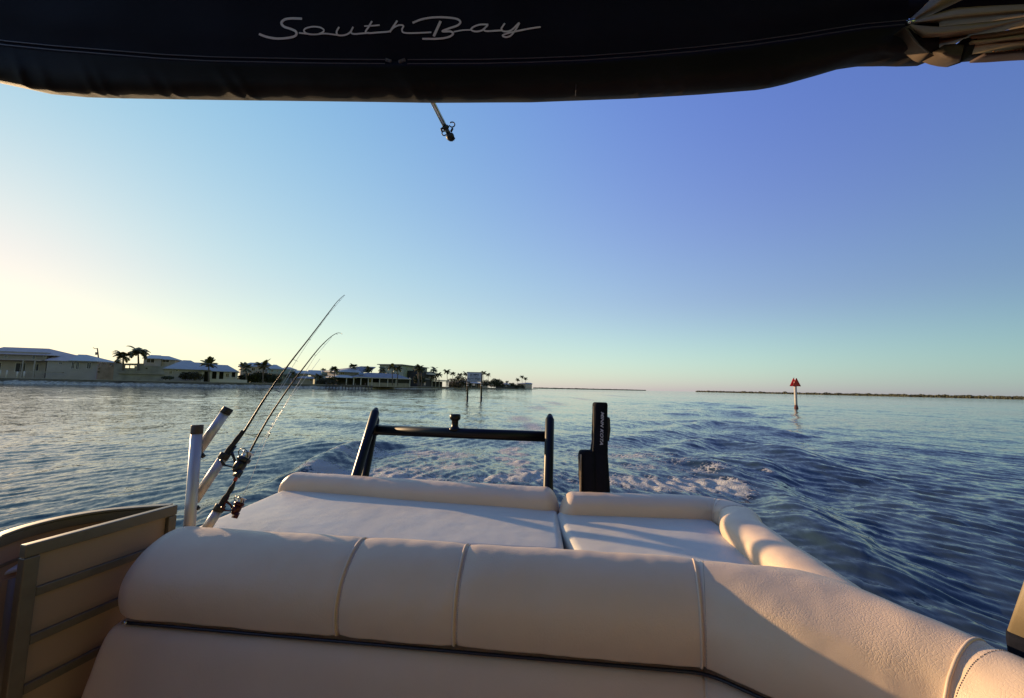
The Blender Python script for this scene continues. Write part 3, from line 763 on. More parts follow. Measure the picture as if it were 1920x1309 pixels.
# roof continuing over the cockpit
V, Fc = [], []
xs_ = np.linspace(-1.75, 1.55, 24)
for i, x in enumerate(xs_):
    px = 960+x/1.0*F
    px = min(max(px, -500), 1760)
    p0 = boot_pt(px, -225)
    for k, yy in enumerate(np.linspace(0, 1, 12)):
        V.append(Vector((x, p0.y*(1-yy)+(-2.7)*yy, p0.z+.14*math.sin(pi*yy)-.0)))
for i in range(23):
    for k in range(11): Fc.append((i*12+k, i*12+k+1, (i+1)*12+k+1, (i+1)*12+k))
roof = mesh_obj('roof_fabric', V, Fc, M['navy'], can)
sm = roof.modifiers.new('thick', 'SOLIDIFY'); sm.thickness = .004
# script lettering, each stroke a raised ribbon lying on the boot
bv = BVHTree.FromPolygons([v+parent_world(can) for v in [Vector(x.co) for x in boot.data.vertices]], [tuple(p.vertices) for p in boot.data.polygons])
def on_boot(px, py):
    d = ray(px, py).normalized(); h = bv.ray_cast(CAM, d)
    return (h[0]-d*.0025) if h[0] else PY(px, py, .95)
ZX, ZY = 460, 0
strokes = [
 ([(340, 113), (280, 111), (238, 117), (217, 137), (232, 160), (275, 175), (303, 190), (303, 212), (268, 226), (195, 232), (130, 222), (82, 204)], 15),
 ([(322, 198), (352, 201), (400, 207), (440, 204), (466, 192), (470, 178), (445, 164), (402, 161), (362, 171), (352, 187), (372, 202), (420, 207), (470, 202), (520, 206), (560, 212)], 10),
 ([(563, 162), (548, 190), (556, 211), (595, 211), (628, 195), (647, 162), (634, 192), (650, 204), (700, 201), (740, 197)], 11),
 ([(760, 127), (741, 160), (722, 190), (740, 199), (800, 195), (860, 190), (880, 176)], 11),
 ([(714, 157), (760, 155), (806, 151)], 9),
 ([(912, 124), (888, 160), (866, 194)], 12),
 ([(870, 186), (892, 165), (925, 151), (948, 156), (940, 178), (950, 196), (1000, 199), (1060, 197), (1116, 194)], 10),
 ([(1003, 138), (1060, 116), (1130, 105), (1200, 105), (1265, 113), (1290, 131), (1275, 152), (1225, 170), (1182, 188), (1232, 190), (1246, 205), (1215, 224), (1150, 233), (1062, 233)], 13),
 ([(1172, 127), (1150, 175), (1130, 219)], 17),
 ([(1250, 192), (1300, 182), (1352, 180)], 9),
 ([(1458, 148), (1410, 148), (1372, 160), (1354, 178), (1380, 189), (1420, 182), (1456, 150), (1432, 176), (1446, 187), (1500, 185), (1545, 182)], 11),
 ([(1557, 140), (1536, 174), (1552, 189), (1595, 182), (1643, 138), (1618, 184), (1592, 214), (1562, 223), (1544, 213), (1575, 200), (1640, 185), (1700, 173), (1772, 162)], 11)]
g = G()
for pts, w in strokes:
    Q = catmull(pts, 7); n = len(Q); V, Fc = [], []
    for i, q in enumerate(Q):
        t = Q[min(i+1, n-1)]-Q[max(i-1, 0)]; t = t/(np.linalg.norm(t)+1e-9); nn = np.array([-t[1], t[0]])*w/2*(.92 if 0 < i < n-1 else .8)
        for s_ in (-1, 0, 1):
            a = q+nn*s_; V.append(on_boot(ZX+a[0]/3.2, ZY+a[1]/3.2))
    for i in range(n-1):
        for k in range(2): Fc.append((i*3+k, i*3+k+1, (i+1)*3+k+1, (i+1)*3+k))
    g.add((V, Fc))
lg_ = g.obj('lettering', M['logo'], can, False)
sm = lg_.modifiers.new('thick', 'SOLIDIFY'); sm.thickness = .0008; sm.offset = 0

# ---- gathered taupe fabric on the right
fab = thing('folded_canopy_side', 'gathered taupe canopy fabric catching light at the upper right corner', 'canopy fabric', PY(1850, 60, .8)[:])
def lobe(up_, lo_, y0, bulge, m_=None, n=36, kk=12, par=None, name='fold', back=.03):
    ux, uy = zip(*up_); lx, ly = zip(*lo_)
    V, Fc = [], []
    for i in range(n+1):
        t = i/n
        xu = np.interp(t, np.linspace(0, 1, len(ux)), ux); yu = np.interp(t, np.linspace(0, 1, len(ux)), uy)
        xl = np.interp(t, np.linspace(0, 1, len(lx)), lx); yl = np.interp(t, np.linspace(0, 1, len(lx)), ly)
        ring = []
        for k in range(kk+1):
            v = k/kk; px, py = xu*(1-v)+xl*v, yu*(1-v)+yl*v
            yy = yc(px)+y0-bulge*(math.sin(pi*v)**.8)*min(1, .25+t*1.6)
            yy += noise.noise(Vector((px/70, py/16, y0*9)))*.006*min(1, t*4)
            ring.append(PY(px, py, yy))
        a, b = ring[0], ring[-1]
        for q in (.85, .5, .15):
            ring.append(a*(q)*1.0*0+ (b*(q)+a*(1-q))+Vector((0, back, .006)))
        V += ring
    m2 = kk+4
    for i in range(n):
        for k in range(m2): Fc.append((i*m2+k, (i+1)*m2+k, (i+1)*m2+(k+1) % m2, i*m2+(k+1) % m2))
    Fc.append(tuple(range(m2))); Fc.append(tuple(n*m2+k for k in range(m2))[::-1])
    return mesh_obj(name, V, Fc, m_ or M['brown_canvas'], par or fab)
lobe([(1703, 42), (1722, 22), (1745, 0), (1780, -40), (1850, -90), (2050, -160)], [(1703, 46), (1730, 33), (1762, 20), (1800, 2), (1860, -22), (2050, -60)], .03, .045)
lobe([(1704, 43), (1740, 30), (1790, 15), (1850, 11), (1920, 8), (2060, 0)], [(1704, 45), (1745, 46), (1790, 44), (1850, 38), (1920, 30), (2060, 10)], .01, .05)
lobe([(1704, 45), (1725, 48), (1760, 50), (1800, 46), (1860, 40), (1920, 32), (2060, 15)], [(1704, 47), (1712, 62), (1724, 74), (1770, 73), (1830, 64), (1920, 40), (2060, 25)], -.012, .045)
lobe([(1732, 76), (1770, 73), (1800, 69), (1816, 67)], [(1732, 80), (1742, 90), (1770, 84), (1812, 70)], .0, .025)
lobe([(1560, -225), (1800, -240), (2100, -280)], [(1640, 30), (1850, 46), (2100, 40)], .09, .02, M['navy'], 20, 6, name='backing')
# edge strips of the frame sleeve
for k, (ya, yb, dd) in enumerate(((66, 76, -.0), (76.5, 83, -.008), (83.5, 90, -.0))):
    lobe([(1822+k*0, ya), (1870, ya-6+k), (1920, ya-15+k*3), (2060, ya-32+k*6)], [(1822, yb), (1870, yb-5), (1920, yb-12+k*2), (2060, yb-28+k*5)], -.02+dd, .010, M['pole_brown'], 20, 5, name='sleeve_strip')
lobe([(1815, 91), (1870, 87), (1920, 82), (2060, 70)], [(1790, 108), (1840, 103), (1920, 99), (2060, 92)], .015, .012, M['navy_roll'], 20, 5, name='hem')
lobe([(1846, 99.2), (1880, 97), (1920, 94), (2060, 86)], [(1846, 104), (1880, 103), (1920, 100), (2060, 93)], .0, .006, M['hem_brown'], 16, 5, name='hem_edge')
g = G()
for k in range(26):
    px = 1862+k*7.2; y_ = 96.0-(px-1862)*.062+1.0
    g.tube([PY(px, y_, yc(px)-.006), PY(px+3.6, y_-.6, yc(px)-.006)], .0011, 5)
g.obj('stitching', M['stitch_orange'], fab)
# hanging flap with strap
lobe([(1748, 98), (1770, 84), (1790, 82), (1808, 84)], [(1752, 100), (1768, 110), (1785, 115), (1800, 116)], -.02, .02, M['flap'], 20, 8, name='flap')
lobe([(1806, 73), (1822, 70), (1834, 68)], [(1792, 117), (1800, 118.5), (1822, 104)], -.015, .012, M['navy_roll'], 14, 8, name='strap')
lobe([(1693, 52), (1700, 60), (1712, 78), (1735, 97)], [(1700, 50), (1712, 68), (1727, 86), (1752, 104)], -.045, .016, M['flap'], 16, 8, name='cuff')
g = G(); p = PY(1701, 44, yc(1701)-.05)
g.tube([p, p+Vector((.012, -.004, .004))], [.006, .004], 10); g.obj('zip_stop', M['steel'], fab)

# ---- strut hanging under the canopy
st_ = thing('support_pole', 'thin steel support pole with black clips hanging below the canopy', 'pole', PY(845, 262, 2.1)[:])
pa, pb2 = PY(795, 160, 1.95), PY(845.5, 259, 2.1)
g = G(); g.tube([ext(pb2, pa, 1.2), pb2], .0125, 16); g.obj('tube', M['steel'], st_)
dd = (pb2-pa).normalized()
pc = pb2-dd*.012
g = G(); r_ = .022
g.tube([pc+dd*z for z in (-.012, -.008, .0, .012, .024, .030)], [.012, .020, .0225, .0215, .013, .002], 16); g.obj('end_fitting', M['rubber'], st_)
def ring_clip(c0, sgn, rr):
    g = G(); cc = c0
    g.tube([cc-dd*.009, cc+dd*.009], .018, 14)
    g.tube([cc+Vector((-sgn*.012, -.004, 0)), cc+Vector((-sgn*.024, -.004, -.012)), cc+Vector((-sgn*.018, -.004, -.022))], .0055, 8)
    rc = cc+Vector((sgn*(.02+rr), -.004, .008+rr*.6))
    pts = [cc+Vector((sgn*.01, -.004, 0))]+[rc+Vector((-sgn*math.cos(a)*rr, 0, -math.sin(a)*rr)) for a in np.linspace(.4, 5.6, 14)]
    g.tube(pts, .0032, 8); return g.obj('clip', M['rubber'], st_)
ring_clip(pb2-dd*.055, 1, .0145)
ring_clip(pb2-dd*.008, -1, .0125)
g = G(); q = pb2-dd*.02; g.tube([q+Vector((.012, -.01, .01)), q+Vector((.02, -.01, .028))], .006, 8); g.obj('clip_lever', M['rubber'], st_)
# ================================================================ LIGHT AND SKY
SUN_AZ = rad(-56.0); SUN_EL = rad(9.0)
w = bpy.data.worlds.new('World'); S.world = w; w.use_nodes = True
nt = w.node_tree; bg = nt.nodes['Background']
sky = nt.nodes.new('ShaderNodeTexSky'); sky.sky_type = 'NISHITA'; sky.sun_disc = False
sky.sun_elevation = SUN_EL; sky.sun_rotation = SUN_AZ
sky.air_density = 1.0; sky.dust_density = 1.6; sky.ozone_density = 2.5; sky.altitude = 0
sky.air_density = 1.6; sky.dust_density = .2; sky.ozone_density = 3.0
# film-like response of the bright evening sky: highlights roll off, the side away from the sun is deeper
def wn(t, **k):
    n = nt.nodes.new(t)
    for a_, v_ in k.items(): setattr(n, a_, v_)
    return n
def wm(op, a_, b_):
    n = wn('ShaderNodeMath', operation=op)
    for i, v_ in enumerate((a_, b_)):
        if isinstance(v_, (int, float)): n.inputs[i].default_value = v_
        else: nt.links.new(v_, n.inputs[i])
    return n.outputs[0]
sep = wn('ShaderNodeSeparateColor'); nt.links.new(sky.outputs['Color'], sep.inputs[0]); cmb = wn('ShaderNodeCombineColor')
for i, (g_, q_, k_) in enumerate(((.9, .12, .285), (1.7, .235, .248), (.6, 1.25, 1.38))):
    p_ = wm('POWER', sep.outputs[i], g_)
    nt.links.new(wm('DIVIDE', wm('MULTIPLY', p_, k_), wm('ADD', wm('MULTIPLY', p_, q_), 1.0)), cmb.inputs[i])
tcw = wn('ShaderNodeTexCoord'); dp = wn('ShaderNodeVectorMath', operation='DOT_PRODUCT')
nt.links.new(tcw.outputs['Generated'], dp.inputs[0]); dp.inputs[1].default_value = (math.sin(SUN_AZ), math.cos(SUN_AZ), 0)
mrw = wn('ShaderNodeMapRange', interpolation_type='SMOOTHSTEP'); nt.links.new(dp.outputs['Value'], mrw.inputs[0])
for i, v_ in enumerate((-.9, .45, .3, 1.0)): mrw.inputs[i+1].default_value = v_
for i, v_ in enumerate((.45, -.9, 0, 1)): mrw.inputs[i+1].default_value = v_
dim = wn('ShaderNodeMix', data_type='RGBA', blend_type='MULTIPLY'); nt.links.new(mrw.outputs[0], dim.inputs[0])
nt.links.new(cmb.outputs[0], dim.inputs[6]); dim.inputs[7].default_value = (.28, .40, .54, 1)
fill_mask = wn('ShaderNodeMapRange', interpolation_type='SMOOTHSTEP'); nt.links.new(dp.outputs['Value'], fill_mask.inputs[0])
for i, v_ in enumerate((-.35, -.9, 0, 1)): fill_mask.inputs[i+1].default_value = v_
warm = wn('ShaderNodeMix', data_type='RGBA', blend_type='MULTIPLY'); nt.links.new(fill_mask.outputs[0], warm.inputs[0])
nt.links.new(dim.outputs[2], warm.inputs[6]); warm.inputs[7].default_value = (2.3, 1.32, .36, 1)  # warm tint added to the unseen sky, standing in for cabin bounce
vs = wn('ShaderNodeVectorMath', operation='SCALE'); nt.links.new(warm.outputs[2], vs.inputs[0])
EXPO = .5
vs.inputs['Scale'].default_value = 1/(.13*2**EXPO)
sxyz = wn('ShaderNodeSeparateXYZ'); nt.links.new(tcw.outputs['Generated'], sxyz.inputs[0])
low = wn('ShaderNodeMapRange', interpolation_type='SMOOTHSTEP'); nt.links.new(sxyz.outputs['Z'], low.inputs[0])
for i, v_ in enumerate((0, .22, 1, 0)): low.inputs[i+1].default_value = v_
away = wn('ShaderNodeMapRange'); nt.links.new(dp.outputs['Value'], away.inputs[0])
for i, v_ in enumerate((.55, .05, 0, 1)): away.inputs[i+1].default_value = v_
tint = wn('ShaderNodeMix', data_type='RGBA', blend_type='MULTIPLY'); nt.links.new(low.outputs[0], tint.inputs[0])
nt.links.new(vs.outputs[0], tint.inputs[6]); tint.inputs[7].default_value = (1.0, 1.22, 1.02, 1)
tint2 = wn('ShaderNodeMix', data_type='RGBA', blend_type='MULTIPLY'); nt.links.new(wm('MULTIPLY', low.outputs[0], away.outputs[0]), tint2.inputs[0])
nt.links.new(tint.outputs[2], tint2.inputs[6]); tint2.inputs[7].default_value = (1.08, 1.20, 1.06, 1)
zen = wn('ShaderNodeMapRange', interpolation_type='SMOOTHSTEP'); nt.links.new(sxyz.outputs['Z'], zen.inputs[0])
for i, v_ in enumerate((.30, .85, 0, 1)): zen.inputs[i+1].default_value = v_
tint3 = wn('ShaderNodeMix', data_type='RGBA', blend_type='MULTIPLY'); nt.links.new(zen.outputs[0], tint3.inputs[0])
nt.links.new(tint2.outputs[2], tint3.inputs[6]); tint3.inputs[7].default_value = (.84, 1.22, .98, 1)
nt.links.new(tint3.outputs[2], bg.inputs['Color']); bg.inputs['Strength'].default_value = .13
sl = bpy.data.lights.new('sun', 'SUN'); sl.energy = 5.0; sl.angle = rad(.8); sl.color = (1, .68, .37)
so = bpy.data.objects.new('sun', sl); COL.objects.link(so)
sd = Vector((math.sin(SUN_AZ)*math.cos(SUN_EL), math.cos(SUN_AZ)*math.cos(SUN_EL), math.sin(SUN_EL)))
so.rotation_euler = sd.to_track_quat('Z', 'Y').to_euler()
S.view_settings.view_transform = 'Standard'; S.view_settings.look = 'None'
S.view_settings.exposure = EXPO; S.view_settings.gamma = 1
# ================================================================ WATER
rs = [1.2]
while rs[-1] < 70: rs.append(rs[-1]*1.006)
while rs[-1] < 320: rs.append(rs[-1]*1.0095)
while rs[-1] < 3200: rs.append(rs[-1]*1.03)
rs += [4500, 8000, 16000, 40000]
rs = np.array(rs)
dn = np.arange(-78, 78.01, .33); th = np.r_[dn, np.arange(81, 279, 3.0)]; th = np.radians(th)
NR, NT = len(rs), len(th)
Rr, Th = np.meshgrid(rs, th, indexing='ij')
X = (Rr*np.sin(Th)).ravel(); Y = (Rr*np.cos(Th)).ravel(); RR = Rr.ravel()
Z = np.zeros_like(X)
spac = np.maximum(RR*.0062, 0); spac[RR > 70] = RR[RR > 70]*.0095; spac[RR > 320] = RR[RR > 320]*.03
# wind ripples: many small wave trains
near = RR < 400
stern = np.array([.02, 2.9])
xn, yn, sn = X[near], Y[near], spac[near]
zn = np.zeros_like(xn)
dW, sW = None, None
trk = stern[0]+math.tan(YAW)*(yn-stern[1])+np.where(yn > stern[1], .0009*np.minimum(yn-stern[1], 60)**2+.108*np.maximum(yn-stern[1]-60, 0), 0)
wR = 1/(1+np.exp(-np.clip((xn-trk)/2.0, -40, 40)))
calm = np.exp(-((xn-trk)/(1.3+.045*np.maximum(yn, 0)))**2)*np.clip((yn-8)/20, 0, 1)
for i in range(128):
    side = None
    if i < 84: lam = .15*(.62/.15)**rng.random(); st = .026; side = i % 3
    elif i < 108: lam = .62*(2.6/.62)**rng.random(); a = rad(12)+rng.normal()*rad(34); st = .0115
    else: lam = 3*(9/3)**rng.random(); a = rad(78)+rng.normal()*rad(30); st = .007
    if side == 0: a = rad(-24)+rng.normal()*rad(10); wt = (1-wR)*1.45
    elif side == 1: a = rad(26)+rng.normal()*rad(13); wt = wR*1.45
    elif side == 2: a = rad(20)+rng.normal()*rad(45); wt = .8
    else: wt = 1
    k = 2*pi/lam
    att = np.clip((lam/sn-2.0)/2.5, 0, 1)
    ph = k*(xn*math.cos(a)+yn*math.sin(a))+rng.random()*6.283
    zn += wt*att*st/k*(np.sin(ph)+.35*np.sin(2*ph+1.4))
amp = .85+.3*np.sin(xn*.11+yn*.07)+.22*np.sin(xn*.043-yn*.13+2)+.15*np.sin(xn*.61+yn*.37)
zn *= amp*(1-.6*calm)
# the boat's own wake: distance behind d and side distance s along a gently curved track
def wake(x, y):
    d = np.maximum(y-stern[1], -50); cx = stern[0]+math.tan(YAW)*(y-stern[1])+np.where(d > 0, .0009*np.minimum(d, 60)**2+.108*np.maximum(d-60, 0), 0)
    return d, x-cx
dW, sW = wake(xn, yn)
inw = (dW > -1) & (dW < 85) & (np.abs(sW) < 2.2+.85*np.maximum(dW, 0))
dk, sk = dW[inw], sW[inw]*.72; kz = np.zeros_like(dk); snk = sn[inw]
U2 = 3.6**2/9.81
for side in (-1.05, 1.05):
    for tt in np.linspace(rad(22), rad(74), 110):
        for sg in (-1, 1):
            k = 1/(U2*math.cos(tt)**2); lam = 2*pi/k
            ph = k*((dk+1.0)*math.cos(tt)+sg*(sk-side)*math.sin(tt))
            kz += np.clip((lam/snk-2)/3, 0, 1)*np.cos(ph)*math.cos(tt)**.6/math.sqrt(k)*.55
kz *= .0017
wedge = 1/(1+np.exp((np.abs(sk)-(1.9+.42*dk))/.55))
inner = .35+.65*np.clip((np.abs(sk)/(1.2+.30*dk)), 0, 1)**2
kz *= wedge*inner*np.clip(dk/2, 0, 1)*np.exp(-dk/45)*1.8
tmpz = np.zeros_like(zn); tmpz[inw] = kz; zn += tmpz
# steep crests traced on the water (ground positions)
def G0(px, py): p = PZ(px, py, H); return np.array([p.x, p.y])
def ridge(pts, amp, w0, hollow=.4):
    global zn
    Q = np.array(catmull([G0(*p) for p in pts], 10))
    best = np.full(xn.shape, 1e9); sgn = np.zeros_like(xn); tpar = np.zeros_like(xn)
    for i in range(len(Q)-1):
        a, b = Q[i], Q[i+1]; ab = b-a; L2 = ab@ab
        t = np.clip(((xn-a[0])*ab[0]+(yn-a[1])*ab[1])/L2, 0, 1)
        ex, ey = xn-(a[0]+ab[0]*t), yn-(a[1]+ab[1]*t); dd = ex*ex+ey*ey
        u = dd < best; best[u] = dd[u]; sgn[u] = (ab[0]*ey-ab[1]*ex)[u]; tpar[u] = ((i+t)/(len(Q)-1))[u]
    d_ = np.sqrt(best)*np.sign(sgn)
    fade = np.sin(np.clip(tpar, 0, 1)*pi)**.5
    zn = zn+1.5*amp*fade*(np.exp(-(d_/w0)**2)-hollow*np.exp(-((d_-w0*1.9)/(w0*1.1))**2)-hollow*np.exp(-((d_+w0*1.9)/(w0*1.1))**2))
ridge([(560, 905), (600, 878), (640, 856), (690, 842), (760, 832)], .17, .42)
ridge([(430, 960), (500, 915), (560, 885), (600, 868)], .07, .35)
ridge([(1400, 925), (1385, 900), (1360, 885), (1310, 872), (1240, 862)], .11, .40)
ridge([(1432, 868), (1448, 892), (1470, 930), (1510, 975), (1600, 1040), (1720, 1120)], .10, .40)
ridge([(1250, 846), (1290, 836), (1330, 828), (1400, 838), (1500, 858), (1620, 900)], .13, .6)
ridge([(1235, 812), (1290, 800), (1340, 796), (1420, 806), (1520, 820)], .17, .9)
ridge([(1270, 778), (1330, 771), (1380, 776), (1450, 785)], .22, 1.4)
ridge([(1240, 762), (1300, 757), (1350, 760), (1400, 765)], .24, 2.0)
# foam amounts
foam = np.zeros_like(xn)
def blob(px, py, rx, ry, a, rot=0):
    """rx,ry radii in metres"""
    global foam
    c = G0(px, py); dx, dy = xn-c[0], yn-c[1]; ca, sa = math.cos(rot), math.sin(rot)
    u, v = dx*ca+dy*sa, -dx*sa+dy*ca
    foam = foam+a*np.exp(-((u/rx)**2+(v/ry)**2))
for b in [(612, 884, .5, .3, .95, .5), (645, 860, .4, .25, .75, .4), (595, 897, .35, .3, .9, 0), (690, 850, .9, .4, .4, .3),
          (740, 885, 1.2, .5, .62, 0), (700, 900, .9, .4, .5, 0), (790, 850, 1.6, .6, .52, 0), (800, 830, 1.6, .8, .4, 0), (860, 880, 1.0, .5, .42, 0), (770, 905, 1.2, .4, .62, 0),
          (990, 892, .24, .34, 1.7, .2), (955, 905, .6, .25, 1.0, 0), (972, 872, .24, .4, 1.5, -.3), (945, 860, .2, .35, 1.2, .6), (975, 850, .28, .4, 1.2, .3), (958, 838, .3, .5, 1.2, -.5), (940, 845, .35, .5, .5, 0), (985, 825, .4, .9, .8, 0), (965, 812, .5, 1.2, .75, 0), (1000, 800, .6, 2.0, .7, 0), (975, 785, 1.0, 3, .6, 0), (1010, 765, 1.3, 6, .6, 0), (1040, 756, 1.6, 9, .6, 0), (1090, 748, 2.0, 15, .58, 0), (1150, 742, 3, 28, .58, 0), (900, 800, 1.5, 1.5, .3, 0), (840, 860, 1.2, .8, .42, 0), (720, 865, 1.0, .5, .35, 0),
          (1190, 905, .8, .4, .85, 0), (1250, 915, .9, .35, .95, 0), (1310, 905, .7, .4, 1.0, 0), (1350, 907, .45, .5, 1.0, 0), (1368, 914, .3, .4, .9, 0), (1340, 885, .6, .35, .6, 0), (1200, 880, 1.0, .4, .62, 0), (1260, 870, 1.0, .4, .42, .1), (1180, 855, 1.0, .6, .6, 0), (1160, 835, .8, .8, .5, 0), (1230, 850, .9, .5, .35, 0), (1060, 900, .8, .8, .32, 0), (1090, 850, .8, 1.2, .3, 0),
          (1443, 886, .18, .16, .9, 0), (1295, 832, .3, .3, .35, 0), (1632, 1128, .10, .08, .8, 0)]: blob(*b)
foam *= np.where(xn < 2.0, 1.45, 1.25)
foam += .14/(1+np.exp((np.abs(sW)-(1.0+.10*dW))/.3))*np.clip(dW/3, 0, 1)*np.exp(-dW/28)
chop = np.clip(foam, 0, 1)
cz = np.zeros_like(zn)
for i in range(26):
    lam = .11*(.42/.11)**rng.random(); k = 2*pi/lam; a = rng.random()*6.283
    cz += np.clip((lam/sn-2)/3, 0, 1)*.05/k*np.sin(k*(xn*math.cos(a)+yn*math.sin(a))+rng.random()*6.28)
zn += cz*(1.4*chop)
# keep the surface flat inside the hull
hull = (yn < 3.0) & (np.abs(xn) < 1.5)
zn[hull] = np.minimum(zn[hull], .02)
Z[near] = zn; FO = np.zeros_like(X); FO[near] = foam; CA = np.zeros_like(X); CA[near] = calm*np.clip((400-RR[near])/120, 0, 1)
sm_ = np.zeros_like(X); sm_[near] = 1
def grid_mesh(name, X, Y, Z, NR, NT, wrap=True):
    n = NR*NT
    i = np.arange(NR-1)[:, None]*NT; j = np.arange(NT)[None, :]; j2 = (j+1) % NT
    q = np.stack([i+j, i+NT+j, i+NT+j2, i+j2], -1).reshape(-1, 4)
    me = bpy.data.meshes.new(name); me.vertices.add(n); co_ = np.stack([X, Y, Z], 1).astype(np.float32).ravel()
    me.vertices.foreach_set('co', co_)
    nf = len(q); me.loops.add(nf*4); me.polygons.add(nf)
    me.loops.foreach_set('vertex_index', q[:, ::-1].astype(np.int32).ravel())
    me.polygons.foreach_set('loop_start', np.arange(0, nf*4, 4, dtype=np.int32))
    me.polygons.foreach_set('use_smooth', np.ones(nf, bool))
    me.update(calc_edges=True); me.validate(); return me
me = grid_mesh('water', X, Y, Z, NR, NT)
at = me.attributes.new('foam', 'FLOAT', 'POINT'); at.data.foreach_set('value', FO.astype(np.float32))
at = me.attributes.new('calm', 'FLOAT', 'POINT'); at.data.foreach_set('value', CA.astype(np.float32))
wo = bpy.data.objects.new('water', me); COL.objects.link(wo); tag(wo, kind='structure')
def water_mat():
    m, nt, b = new_mat('sea_water'); N, L = nt.nodes, nt.links
    b.inputs['Base Color'].default_value = (.020, .034, .042, 1); b.inputs['Roughness'].default_value = .05
    b.inputs['IOR'].default_value = 1.333
    geo = N.new('ShaderNodeNewGeometry'); pos = geo.outputs['Position']
    def noi(scale, det, stretch=None, rot=0, rough=.5):
        n = N.new('ShaderNodeTexNoise'); n.inputs['Scale'].default_value = scale; n.inputs['Detail'].default_value = det; n.inputs['Roughness'].default_value = rough
        if stretch:
            mp = N.new('ShaderNodeMapping'); mp.inputs['Scale'].default_value = stretch; mp.inputs['Rotation'].default_value = (0, 0, rot)
            L.new(pos, mp.inputs['Vector']); L.new(mp.outputs[0], n.inputs['Vector'])
        else: L.new(pos, n.inputs['Vector'])
        return n
    patch = noi(.03, 4)
    pm = N.new('ShaderNodeMapRange'); pm.inputs[1].default_value = .35; pm.inputs[2].default_value = .65; pm.inputs[3].default_value = .75; pm.inputs[4].default_value = 1.15
    L.new(patch.outputs['Fac'], pm.inputs[0])
    ca = N.new('ShaderNodeAttribute'); ca.attribute_name = 'calm'
    cm_ = N.new('ShaderNodeMath'); cm_.operation = 'MULTIPLY_ADD'; L.new(ca.outputs['Fac'], cm_.inputs[0]); cm_.inputs[1].default_value = -.55; cm_.inputs[2].default_value = 1
    pq = N.new('ShaderNodeMath'); pq.operation = 'MULTIPLY'; L.new(pm.outputs[0], pq.inputs[0]); L.new(cm_.outputs[0], pq.inputs[1])
    # ripple slopes too fine to be geometry, at three scales
    acc = geo.outputs['Normal']
    for sc_, st_, rt_, k_ in ((1.1, (.5, 1.0, 1), rad(60), .14), (2.6, (1.0, .4, 1), rad(-16), .22), (6.5, (1.0, .38, 1), rad(-10), .38), (18.0, (1.0, .45, 1), rad(-12), .44)):
        nz = noi(sc_, 3, st_, rt_, .6)
        sb = N.new('ShaderNodeVectorMath'); sb.operation = 'SUBTRACT'; L.new(nz.outputs['Color'], sb.inputs[0]); sb.inputs[1].default_value = (.5, .5, .5)
        ml = N.new('ShaderNodeVectorMath'); ml.operation = 'MULTIPLY'; L.new(sb.outputs[0], ml.inputs[0]); ml.inputs[1].default_value = (k_, k_*.75, 0)
        s2 = N.new('ShaderNodeVectorMath'); s2.operation = 'SCALE'; L.new(ml.outputs[0], s2.inputs[0]); L.new(pq.outputs[0], s2.inputs['Scale'])
        ad = N.new('ShaderNodeVectorMath'); ad.operation = 'ADD'; L.new(acc, ad.inputs[0]); L.new(s2.outputs[0], ad.inputs[1]); acc = ad.outputs[0]
    nm = N.new('ShaderNodeVectorMath'); nm.operation = 'NORMALIZE'; L.new(acc, nm.inputs[0])
    L.new(nm.outputs[0], b.inputs['Normal'])
    # foam: lacy cells broken by noise
    fa = N.new('ShaderNodeAttribute'); fa.attribute_name = 'foam'
    wn = noi(2.2, 3); mixv = N.new('ShaderNodeMix'); mixv.data_type = 'RGBA'; mixv.inputs[0].default_value = .22
    L.new(pos, mixv.inputs[6]); L.new(wn.outputs['Color'], mixv.inputs[7])
    mpv = N.new('ShaderNodeMapping'); mpv.inputs['Scale'].default_value = (1, .75, .3); L.new(mixv.outputs[2], mpv.inputs['Vector'])
    vo = N.new('ShaderNodeTexVoronoi'); vo.feature = 'DISTANCE_TO_EDGE'; vo.inputs['Scale'].default_value = 11; L.new(mpv.outputs[0], vo.inputs['Vector'])
    lace = N.new('ShaderNodeMapRange'); lace.inputs[1].default_value = 0; lace.inputs[2].default_value = .32; lace.inputs[3].default_value = 1; lace.inputs[4].default_value = 0
    L.new(vo.outputs['Distance'], lace.inputs[0])
    fn = noi(16.0, 9, (.7, 1, 1), rad(10), .75); fb = noi(1.1, 4, (1, .8, 1))
    def math_(op, a, b_, c=None):
        x = N.new('ShaderNodeMath'); x.operation = op
        for i, v in enumerate((a, b_) + ((c,) if c is not None else ())):
            if hasattr(v, 'default_value') or hasattr(v, 'links'): L.new(v, x.inputs[i])
            else: x.inputs[i].default_value = v
        return x.outputs[0]
    s_ = math_('MULTIPLY_ADD', lace.outputs[0], .36, math_('MULTIPLY', fn.outputs['Fac'], 2.3))
    s_ = math_('SUBTRACT', s_, .60)
    s_ = math_('ADD', s_, math_('MULTIPLY', math_('SUBTRACT', fb.outputs['Fac'], .5), .55))
    s_ = math_('ADD', s_, math_('MULTIPLY', math_('SUBTRACT', math_('MINIMUM', fa.outputs['Fac'], 1.3), .95), .72))
    fm = N.new('ShaderNodeMapRange'); fm.inputs[1].default_value = .46; fm.inputs[2].default_value = .72
    L.new(s_, fm.inputs[0])
    gate_ = N.new('ShaderNodeMapRange'); gate_.inputs[1].default_value = .06; gate_.inputs[2].default_value = .3; L.new(fa.outputs['Fac'], gate_.inputs[0])
    fac = math_('MULTIPLY', fm.outputs[0], gate_.outputs[0])
    d = N.new('ShaderNodeBsdfDiffuse'); d.inputs['Color'].default_value = (.93, .93, .90, 1)
    bp = N.new('ShaderNodeBump'); bp.inputs['Distance'].default_value = .14; L.new(s_, bp.inputs['Height']); L.new(bp.outputs[0], d.inputs['Normal'])
